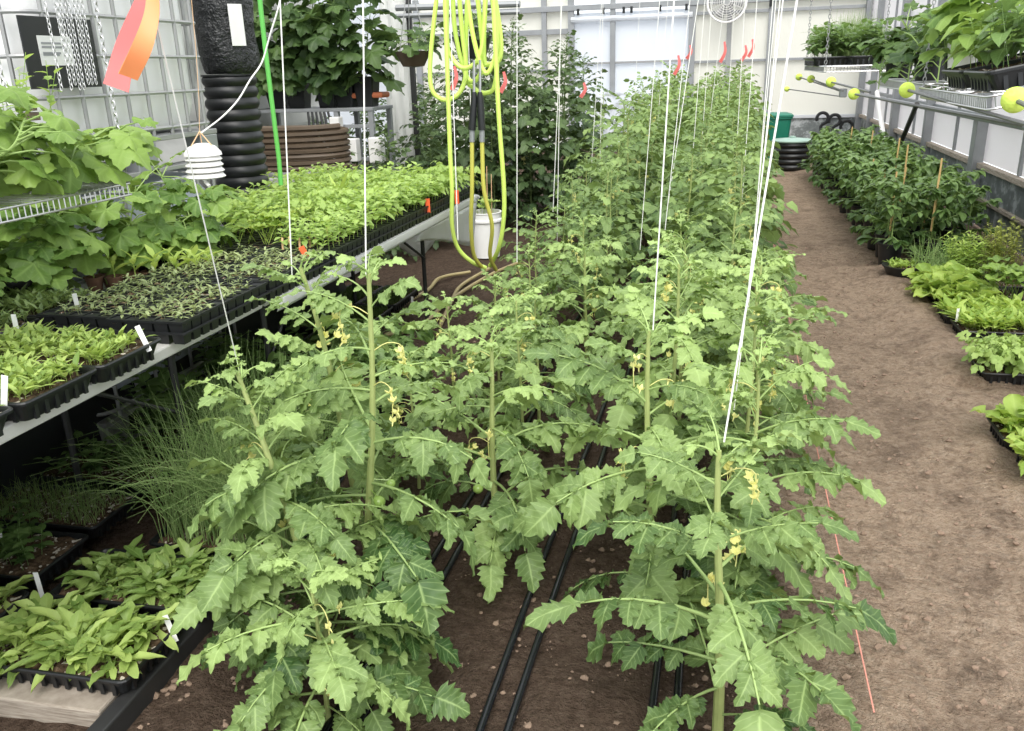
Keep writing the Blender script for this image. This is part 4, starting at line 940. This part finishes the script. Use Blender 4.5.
for k,(x,y,lab) in enumerate(((-2.12,2.26,'black pot of trailing cucumber at the far end of the wire shelf'),(-2.12,2.02,'black pot of big-leaved cucumber in the middle of the wire shelf'),(-2.12,1.76,'black pot of cucumber on the wire shelf at the photo edge'),(-2.25,2.14,'black pot of cucumber at the back of the wire shelf'))):
    loc=(x,y,1.29); t=pot(lab,loc,.075,.065,grp='cucumber pots on the wire shelf',square=True,name='cucumber_pot')
    if k==0: ends=[(.10,.06,.10),(.16,.12,.14),(.20,.24,.13)]; nl=18
    elif k==1: ends=[(.10,.02,.11),(.16,.05,.15),(.17,.10,.22)]; nl=20
    else: ends=[(.02,0,.17),(.10,.0,.20),(.13,.02,.27)]; nl=20
    vine(t,[(0,0,.06)]+ends,.105,nl+8,r,out=(.5,.0,-.35),pet=.17,tone=.6,rs=.0055)
# herb sprigs behind, on shelf
t=pot('pot of small-leaved upright herbs on the wire shelf before the white tank',(-2.22,2.40,1.29),.09,.07,name='herb_pot')
s_bush(rad(73),.13,.13,.08,12,.30,OVA_LO,.035,12).build('foliage',L_SEED,t)
# cucumbers on the bench behind
for k,(x,y,h) in enumerate(((-2.62,2.35,.34),(-2.55,2.72,.40),(-2.78,2.55,.46),(-2.45,3.1,.30),(-2.75,2.95,.44),(-2.3,3.32,.22),(-2.9,2.2,.5),(-2.80,1.9,.46),(-2.60,1.75,.3),(-2.66,2.12,.3),(-2.52,3.32,.34),(-2.62,2.62,.28))):
    loc=(x,y,BZ); t=pot(f'leafy cucumber pot on the table under the wire shelf, {ORD[k]} from the beet trays',loc,.12,.075,grp='cucumber pots on the table',name='cucumber_pot')
    vine(t,[(0,0,.11),(r.uniform(-.05,.1),r.uniform(-.1,.1),.11+h*.45),(r.uniform(-.03,.16),r.uniform(-.12,.12),.1+h)],.105,32,r,out=(.4,-.15,-.15),pet=.14,mat=L_CUC,tone=.3)
# round sensor shield
sl=PY(204,162,2.6); t=thing('weather_shield','white stacked-plate sensor shield hanging above the seedlings','sensor shield',sl)
M=MB(); lathe(M,[(.0005,.062),(.02,.061),(.045,.05),(.060,.032),(.062,.022),(.055,.022),(.0005,.03)],24); M.build('cap',M_WHT,t)
for k in range(4):
    z=.012-.019*k; M=MB(); R=.061+.0015*k; lathe(M,[(.03,z+.010),(R-.01,z+.009),(R,z-.003),(R-.003,z-.006),(R-.014,z+.003),(.03,z+.004)],24); M.build('plate',M_WHT,t)
M=MB(); lathe(M,[(.03,.03),(.03,-.055),(.0005,-.055)],12); M.build('core',M_WHT,t)
M=MB(); tube(M,smooth([(.01,-.03,-.05),(.02,-.035,-.065),(.034,-.04,-.075)],3),.006,6); M.build('probe',M_WHT,t)
for a_ in (0,2.1,4.2): M=MB(); tube(M,[(.045*math.cos(a_),.045*math.sin(a_),.045),(0,0,.10)],.002,5); M.build('hanger_string',M_STICK,t)
M=MB(); tube(M,[sl+[0,0,.10],PY(199,100,2.6),PY(196,50,2.6),PY(190,-15,2.6)],.0012,4); tag(M.build('hanging_twine',M_STICK),'thin tan twine holding up the white sensor shield','twine')
M=MB(); tube(M,smooth([PY(201,133,2.6),PY(222,117,2.65),PY(238,100,2.7),PY(250,80,2.75),PY(262,62,2.8),PY(270,35,2.8),PY(279,5,2.8),PY(283,-20,2.8)],5),.0028,6); tag(M.build('white_string',M_STR),'white cord slanting up from the sensor shield to the twine','cord')
# ------------------------------------------------------------------ ribbed drum with bag
dl=PY(234,115,4.95); t=thing('ribbed_barrel','tall black ribbed barrel stack beside the white tank','barrel',(dl[0],4.95,0)); ribbed(t,.165,1.62,24,M_BLK)
M=MB(); lathe(M,[(.0005,1.612),(.165,1.612),(.165,1.622),(.0005,1.622)],24); M.build('top_plate',M_BLK,t)
t=thing('bagged_roll','black plastic wrapped bundle with white label on top of the ribbed barrel','bundle',(dl[0]+.02,4.95,1.625))
M=MB(); rr_=rad(5); rl=[]
for z,R in ((0,.15),(.02,.165),(.10,.175),(.25,.17),(.40,.175),(.55,.17),(.72,.165),(.80,.11)):
    a=np.arange(30)*2*PI/30; q=np.array([R+.014*mnoise.noise(Vector((math.cos(x)*2.5,math.sin(x)*2.5,z*7))) for x in a]); rl.append(np.stack([q*np.cos(a),q*np.sin(a),np.full(30,z)],1))
rings(M,rl); M.build('black_wrap',M_BAG,t)
pl_=PY(245,24,4.78); M=MB(); box(M,np.array([.142,-.108,.0])+[0,0,pl_[2]-1.625],(.085,.008,.23),.92); b=M.build('white_label',M_CARD,t,False,.002); 
# ------------------------------------------------------------------ green pole
M=MB(); tube(M,[PY(257,-25,3.9),PY(266,55,3.93),PY(279,160,3.97),PY(281,185,3.97)],.0115,10); tag(M.build('green_pole',M_GRN),'bright green slanting garden stake rising from the seedlings','stake')
# thin corn like blades by pole
t=pot('black pot of narrow arching green blades at the foot of the green stake',(-2.15,4.55,BZ),.10,.07,name='grass_pot')
M=MB(); rr_=rad(81)
for k in range(26):
    a=rr_.uniform(0,6); L=rr_.uniform(.10,.2); place(M,strip_tpl([0,.25,.5,.75,1],[.03,.06,.06,.04,0],3,fold=.3,droop=rr_.uniform(.3,1.0),wav=0),np.array([0,0,.09]),azv(a,rr_.uniform(.7,1.4)),azv(a+PI,.4),L*1.5,L*1.5,rr_.random())
M.build('foliage',L_LET,t)
# ------------------------------------------------------------------ vine stand
sy=7.6; z_s=PY(340,107,sy)[2]; xs0=PY(262,107,sy)[0]; xs1=PY(383,107,sy)[0]
t=thing('metal_stand','grey metal stand holding the big climbing cucumber pots','stand',((xs0+xs1)/2,sy,0)); w=xs1-xs0
M=MB(); box(M,(0,0,z_s-.015),(w,.5,.03)); M.build('shelf_plate',M_GAL,t,False,.004)
for x in (-w/2+.03,.25,w/2-.03):
    for y in (-.22,.22): M=MB(); bar(M,(x,y,0),(x,y,z_s-.03),.045); M.build('leg',M_GAL,t,False,.003)
for z in (z_s-.16,z_s-.45): M=MB(); bar(M,(-w/2,-.22,z),(w/2,-.22,z),.03); M.build('cross_rail',M_GAL,t,False,.003)
for k,(px,w_,h_) in enumerate(((352,.13,.20),(377,.12,.22),(325,.10,.22),(338,.10,.4))):
    p=PY(px,150 if k<2 else 140,sy-.3); M=MB(); box(M,p,(w_ if k<3 else .09,.10,h_)); tag(M.build('electrical_box',M_WHT,None,False,.008),f'white electrical box hanging on the metal stand, {["widest one","one nearest the white sheet","one behind the cables","tall narrow one"][k]}','box','white boxes on the metal stand')
for k in range(6):
    a=PY(308+4*k,112,sy-.25); b=PY(312+5*k,140+3*(k%3),sy-.3); c=PY(322+6*k,152+2*k,sy-.3); d=PY(300+3*k,165,sy-.25); M=MB(); tube(M,smooth([a,b,c,d],5),.011,6); tag(M.build('power_cable',M_BLK),f'black cable looping below the metal stand, {ORD[k]} from the tank','cable','black cables below the metal stand')
# coil of brown pipe
cc=PY(295,146,6.6); t=thing('pipe_coil','stacked coil of brown poly pipe lying behind the seedlings','coil',(cc[0],6.6,0))
M=MB(); pts=[]
for k in range(8*24): a=k*2*PI/24; pts.append((.46*math.cos(a),.25*math.sin(a),cc[2]-.20+.045*k/24))
tube(M,pts,.022,6); M.build('coiled_pipe',M_BROWN,t)
M=MB(); box(M,(0,0,(cc[2]-.23)/2),(.95,.55,cc[2]-.23)); M.build('crate_base',M_GSHEET,t,False,.01)
M=MB(); bb=PY(370,95,sy); box(M,bb,(.32,.2,.05)); tag(M.build('folded_cloth',M_RUST,None,False,.02),'folded rust-orange cloth on the end of the metal stand','cloth')
for k,px in enumerate((348,368,330,300,280)):
    b=PY(px,104,sy-.02); loc=(b[0],b[1],z_s); t=pot(f'square black pot of climbing cucumber on the metal stand, {["middle one","one nearest the white sheet","just past the middle","second from the tank","one nearest the tank"][k]}',loc,.26,.10,grp='climbing cucumber pots',square=True,name='cucumber_pot')
    x=[.0,.1,-.05,-.05,-.1][k]
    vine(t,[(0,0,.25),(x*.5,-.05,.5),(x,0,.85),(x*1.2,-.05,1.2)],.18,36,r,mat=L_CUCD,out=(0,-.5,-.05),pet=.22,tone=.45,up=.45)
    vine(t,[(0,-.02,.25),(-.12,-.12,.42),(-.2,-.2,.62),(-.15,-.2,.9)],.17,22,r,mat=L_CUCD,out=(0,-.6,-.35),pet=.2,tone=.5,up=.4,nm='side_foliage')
# hanging basket
hb=PY(413,55,7.2); t=thing('hanging_basket','brown hanging basket of leafy trailing plant beside the white sheet','hanging basket',hb)
M=MB(); lathe(M,[(.0005,-.10),(.09,-.09),(.14,.0),(.15,.03),(.14,.03),(.0005,.02)],20); M.build('basket',M_BROWN,t)
for a in (0,2.1,4.2): M=MB(); tube(M,[(.14*math.cos(a),.14*math.sin(a),.03),(0,0,.6)],.004,4); M.build('hanger_wire',M_CAGE,t)
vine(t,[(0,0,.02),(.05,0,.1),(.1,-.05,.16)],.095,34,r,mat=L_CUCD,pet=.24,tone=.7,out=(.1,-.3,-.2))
hb=PY(472,40,7.8); t=thing('hanging_basket','dark hanging basket half hidden behind the lime hose loops','hanging basket',hb)
M=MB(); lathe(M,[(.0005,-.16),(.12,-.15),(.17,.0),(.18,.03),(.17,.03),(.0005,.02)],20); M.build('basket',M_BLK,t)
for a in (0,2.1,4.2): M=MB(); tube(M,[(.16*math.cos(a),.16*math.sin(a),.03),(0,0,.7)],.004,4); M.build('hanger_wire',M_CAGE,t)
vine(t,[(0,0,.02),(.05,0,.1),(.1,-.05,.2)],.085,22,r,mat=L_CUCD,pet=.2,tone=.4)
# ------------------------------------------------------------------ hose
HY=5.0
def hp(*pts): return smooth([PY(x,y,HY+dy) for x,y,dy in pts],8)
t=thing('garden_hose','lime green hose hung in loops above the white bucket','hose',PY(465,80,HY))
t0=np.array(t.location)
loops=[ [(440,-30,0),(433,30,0),(430,70,0),(433,92,0),(446,100,.02),(460,92,.04),(466,70,.05),(462,30,.05),(457,-30,.05)],
 [(452,-30,.08),(455,30,.08),(466,75,.08),(476,80,.06),(483,62,.04),(480,20,.03),(474,-30,.03)],
 [(447,-30,-.03),(447,40,-.03),(452,58,-.03),(463,68,-.04),(476,62,-.05),(483,40,-.05),(487,-30,-.05)],
 [(464,-30,-.06),(472,30,-.06),(482,68,-.06),(490,70,-.06),(497,40,-.05),(492,-30,-.04)],
 [(486,-30,.03),(484,55,.03),(490,64,.03),(500,58,.03),(500,30,.03),(490,-30,.03)],
 [(468,-30,.1),(466,70,.1),(474,88,.1),(486,93,.09),(495,84,.08),(497,40,.07),(488,-30,.07)] ]
for lp in loops:
    M=MB(); tube(M,hp(*lp)-t0,.0135,8); M.build('hose_loop',M_HOSE,t)
M=MB(); tube(M,hp((444,-30,-.08),(447,60,-.08),(450,150,-.08),(452,190,-.08),(452,225,-.05),(458,248,0),(472,262,.05),(486,268,.1))-t0,.0135,8); M.build('hose_tail',M_HOSE,t)
M=MB(); tube(M,hp((492,-30,-.08),(496,60,-.08),(499,120,-.08),(504,190,-.06),(503,225,-.04),(498,250,0),(490,266,.1))-t0,.0135,8); M.build('hose_tail',M_HOSE,t)
for k,(x0,x1,xa,lab) in enumerate(((474,472,472,'black handled watering wand with yellow hose, one nearer the table'),(480,482,484,'black handled watering wand with yellow hose, one farther from the table'))):
    p=PY(x0,110,HY-.12); t=thing('watering_wand',lab,'watering wand',p,0,'watering wands below the hose'); q0=np.array(p)
    M=MB(); tube(M,[PY(x0,60,HY-.12)-q0,PY(x0,92,HY-.12)-q0],.008,7); M.build('wand_tube',M_WIRE,t)
    M=MB(); tube(M,[PY(x0,92,HY-.12)-q0,PY(x0+.3,98,HY-.12)-q0,PY(x1,130,HY-.12)-q0],[.012,.019,.022],9); M.build('handle_grip',M_BLK,t)
    M=MB(); tube(M,[PY(x1,130,HY-.12)-q0,PY(x1,142,HY-.12)-q0],.016,8); M.build('connector',M_GAL,t)
    M=MB(); tube(M,hp((x1,142,-.12),(xa,190,-.12),(xa+(-1 if k==0 else 8),225,-.08),(xa+(2 if k==0 else 6),255,0),(xa+12,270,.1))-q0,.0125,8); M.build('supply_hose',M_HOSEY,t)
for k,pts in enumerate(([(385,335),(420,326),(450,300),(490,275),(520,262)],[(372,318),(425,292),(440,278),(470,272)],[(440,326),(452,300),(462,285),(490,268)])):
    M=MB(); P=smooth([PZ(x,y,.0) for x,y in pts],8); tube(M,P,.014,8); tag(M.build('ground_hose',M_HOSEB),f'tan hose lying on the soil before the white bucket, {["longest one","one nearest the table legs","short curved one"][k]}','hose','tan hoses on the soil')
bk=PZ(487,256,-.02); t=thing('plastic_bucket','white plastic bucket holding a small plant on the bare soil','bucket',bk)
M=MB(); lathe(M,[(.0005,0),(.118,0),(.138,.32),(.15,.325),(.15,.345),(.142,.35),(.145,.40),(.150,.402),(.150,.41),(.136,.41),(.132,.36),(.0005,.36)],28); M.build('bucket_body',M_BKT,t)
M=MB(); lathe(M,[(.13,.362),(.0005,.37)],14); M.build('potting_soil',M_POT,t)
s_round(rad(91),.2,.2,.36,16,.16,.045,ROUND).build('foliage',L_SEED,t)
for a,b in ((.02,.45),(.06,.38)): M=MB(); tube(M,[(a,0,.36),(a+.01,0,.36+b)],.004,5); M.build('stake',M_STICK,t)
# ================================================================== HANGING SHELVES ON THE PATH SIDE
TL=-math.radians(11)
def tl(x,y,dz=0): return (x,y,1.485+(x-.69)*math.tan(-TL)+dz)
s1=wire_shelf('near hanging wire shelf above the path edge, carrying black seedling flats',(0,0,0),0,.62,.95)
s1.location=tl(1.0,3.2); s1.rotation_euler=(0,TL,0)
s2=wire_shelf('middle hanging wire shelf above the path with dark leafy vines',(.98,4.55,1.49),PI/2,1.2,.42)
s3=wire_shelf('far hanging wire shelf above the path with grassy pots',(.86,7.3,1.55),PI/2,1.7,.50)
GH='flats on the hanging shelves'
f1=tray('black ribbed flat of stemmy seedlings on the near hanging shelf, closer one',tl(.97,2.90,.006),0,'basil',lambda w,d,z:s_basil(rad(101),w,d,z,6,4,.17,OVA_HI,.085),L_PEP,GH)
f1.rotation_euler=(0,TL,0)
f2=tray('black ribbed flat of seedlings on the near hanging shelf, farther one',tl(.97,3.20,.006),0,'round',lambda w,d,z:s_basil(rad(102),w,d,z,5,3,.19,OVA_HI,.10),L_CUC,GH)
f2.rotation_euler=(0,TL,0)
t=pot('white pot of big-leaved cucumber at the far corner of the near hanging shelf',tl(.80,3.52,.004),.13,.055,mat=M_WHT,name='cucumber_pot')
vine(t,[(0,0,.1),(.0,.0,.17),(.02,-.05,.24),(.05,-.12,.27)],.13,15,r,mat=L_CUC,out=(-.3,-.2,0),pet=.11,tone=.3)
t=pot('black pot of large-leaved cucumber at the wall side of the near hanging shelf',tl(1.20,3.52,.004),.13,.075,name='cucumber_pot')
vine(t,[(0,0,.1),(-.05,-.1,.22),(-.12,-.3,.26),(-.2,-.5,.24),(-.25,-.6,.22)],.125,10,r,mat=L_CUC,out=(-.1,-.3,0),pet=.07,tone=.6)
for k,(x,y,n_) in enumerate(((.84,5.0,18),(.95,4.7,16),(.86,4.35,16),(.92,4.05,16),(1.08,4.45,14),(1.05,4.9,14))):
    t=pot(f'black pot of dark trailing vine on the middle hanging shelf, {["far path-side one","far central one","near path-side one","nearest one","wall-side one","far wall-side one"][k]}',(x,y,1.495),.11,.075,grp='vine pots on the middle hanging shelf',name='vine_pot')
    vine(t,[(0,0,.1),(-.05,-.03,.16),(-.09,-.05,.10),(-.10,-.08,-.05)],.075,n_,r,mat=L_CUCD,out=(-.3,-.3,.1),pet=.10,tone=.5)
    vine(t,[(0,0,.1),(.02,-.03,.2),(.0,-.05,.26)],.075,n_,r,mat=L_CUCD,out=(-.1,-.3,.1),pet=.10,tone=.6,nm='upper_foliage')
f3=tray('black flat of leafy green seedlings at the near end of the far hanging shelf',(.93,6.85,1.555),PI/2,'basil',lambda w,d,z:s_basil(rad(103),w,d,z,8,4,.20,OVA_LO,.085),L_PEP,'flats on the hanging shelves')
f4=tray('black flat of fine grassy seedlings in the middle of the far hanging shelf',(.88,7.45,1.555),PI/2,'grass',lambda w,d,z:s_blade(rad(104),w,d,z,520,.34,.9,.0022),L_CHIV,'flats on the hanging shelves')
dup(f3,(.70,7.1,1.555),PI/2,'black flat of leafy green seedlings on the path side of the far hanging shelf','flats on the hanging shelves')
dup(f3,(.72,7.72,1.555),-PI/2,'black flat of leafy green seedlings at the far end of the far hanging shelf','flats on the hanging shelves')
dup(f4,(1.0,7.95,1.555),-PI/2,'black flat of fine grassy seedlings at the far end of the far hanging shelf','flats on the hanging shelves')
for k,(x,y,z,top) in enumerate(((.71,3.66,1.49,2.6),(1.28,3.66,1.60,2.6),(.78,5.13,1.49,2.6),(1.18,5.13,1.49,2.6),(1.18,3.97,1.49,2.6),(.62,8.1,1.55,2.8),(1.1,8.1,1.55,2.8),(1.1,6.47,1.55,2.6),(.62,6.47,1.55,2.6))):
    chain(f'chain holding a hanging shelf above the path, {ORD[k]} counting from the near shelf',(x,y,top),top-z,.7 if y<6 else 1.0,'chains of the path-side hanging shelves',M_CAGE)
# rods with tennis balls
balls=[((787,89),10.5,((845,97),9.6)),((799,77),8.3,((843,92),7.2)),((811,79),7.4,((843,91),6.6)),((831,82),5.75,((870,92),4.9)),((854,94),5.05,((1024,125.5),3.15)),((907,90),3.75,((1040,128),2.45)),((1015,100),2.30,((1075,128),1.9))]
for k,((x,y),Y,((x2,y2),Y2)) in enumerate(balls):
    p=PY(x,y,Y); q=PY(x2,y2,Y2); R=.030
    t=thing('ball_capped_rod',f'grey rod capped with a yellow tennis ball, {["lowest far one","farthest of the upper three","middle of the upper three","nearest of the upper three","long one across the side wall","one just below the near hanging shelf","largest one at the photo edge"][k]}','rod',p,0,'tennis ball capped rods'); q0=np.array(p)
    M=MB(); tube(M,[(0,0,0),q-q0],.006,8); M.build('rod',M_RODM,t)
    M=MB(); a=np.linspace(-PI/2,PI/2,13); lathe(M,[(max(.0003,R*math.cos(v)),R*math.sin(v)) for v in a],20); M.build('tennis_ball',M_BALL,t)
p=PY(843,93,6.9); M=MB(); box(M,p,(.05,.06,.06)); tag(M.build('pipe_joint',M_GAL,None,False,.006),'grey clamp block joining the upper ball-capped rods','clamp')
# side wall hose rail + braces
M=MB(); tube(M,[(2.30,9.2,1.03),(2.30,17.5,.97)],.03,8); tube(M,[(2.30,9.2,1.03),(2.30,6.4,1.05)],.03,8); tag(M.build('wall_pipe',M_GAL),'grey roll-up pipe running along the posts of the side wall','pipe')
a,b=PX(877,92,2.2),PX(884,140,2.2); M=MB(); tube(M,[a,b],.035,8); tag(M.build('brace_pipe',M_WHT),'pale slanting brace pipe against the side wall','brace')
a,b=PX(917,104,2.15),PX(900,145,2.15); M=MB(); tube(M,[a,b],.03,8); tag(M.build('brace_bar',M_DRK),'dark slanting brace bar against the side wall','brace')
# ================================================================== LIGHT
wd=bpy.data.worlds.new('sky'); bpy.context.scene.world=wd; wd.use_nodes=True; nt=wd.node_tree; bg=nt.nodes['Background']; bg.inputs[0].default_value=(.93,.97,1.0,1); bg.inputs[1].default_value=1.6
sd=bpy.data.lights.new('sun','SUN'); sd.energy=3.4; sd.angle=math.radians(40); sd.color=(1.0,.97,.92); so=bpy.data.objects.new('sun',sd); C.objects.link(so); so.rotation_euler=(math.radians(36),math.radians(10),0)
sc=bpy.context.scene; sc.view_settings.view_transform='Standard'; sc.view_settings.look='None'; sc.view_settings.gamma=1; sc.view_settings.use_curve_mapping=False; sc.view_settings.exposure=.0
sc.cycles.max_bounces=8; sc.cycles.diffuse_bounces=4; sc.cycles.transmission_bounces=6
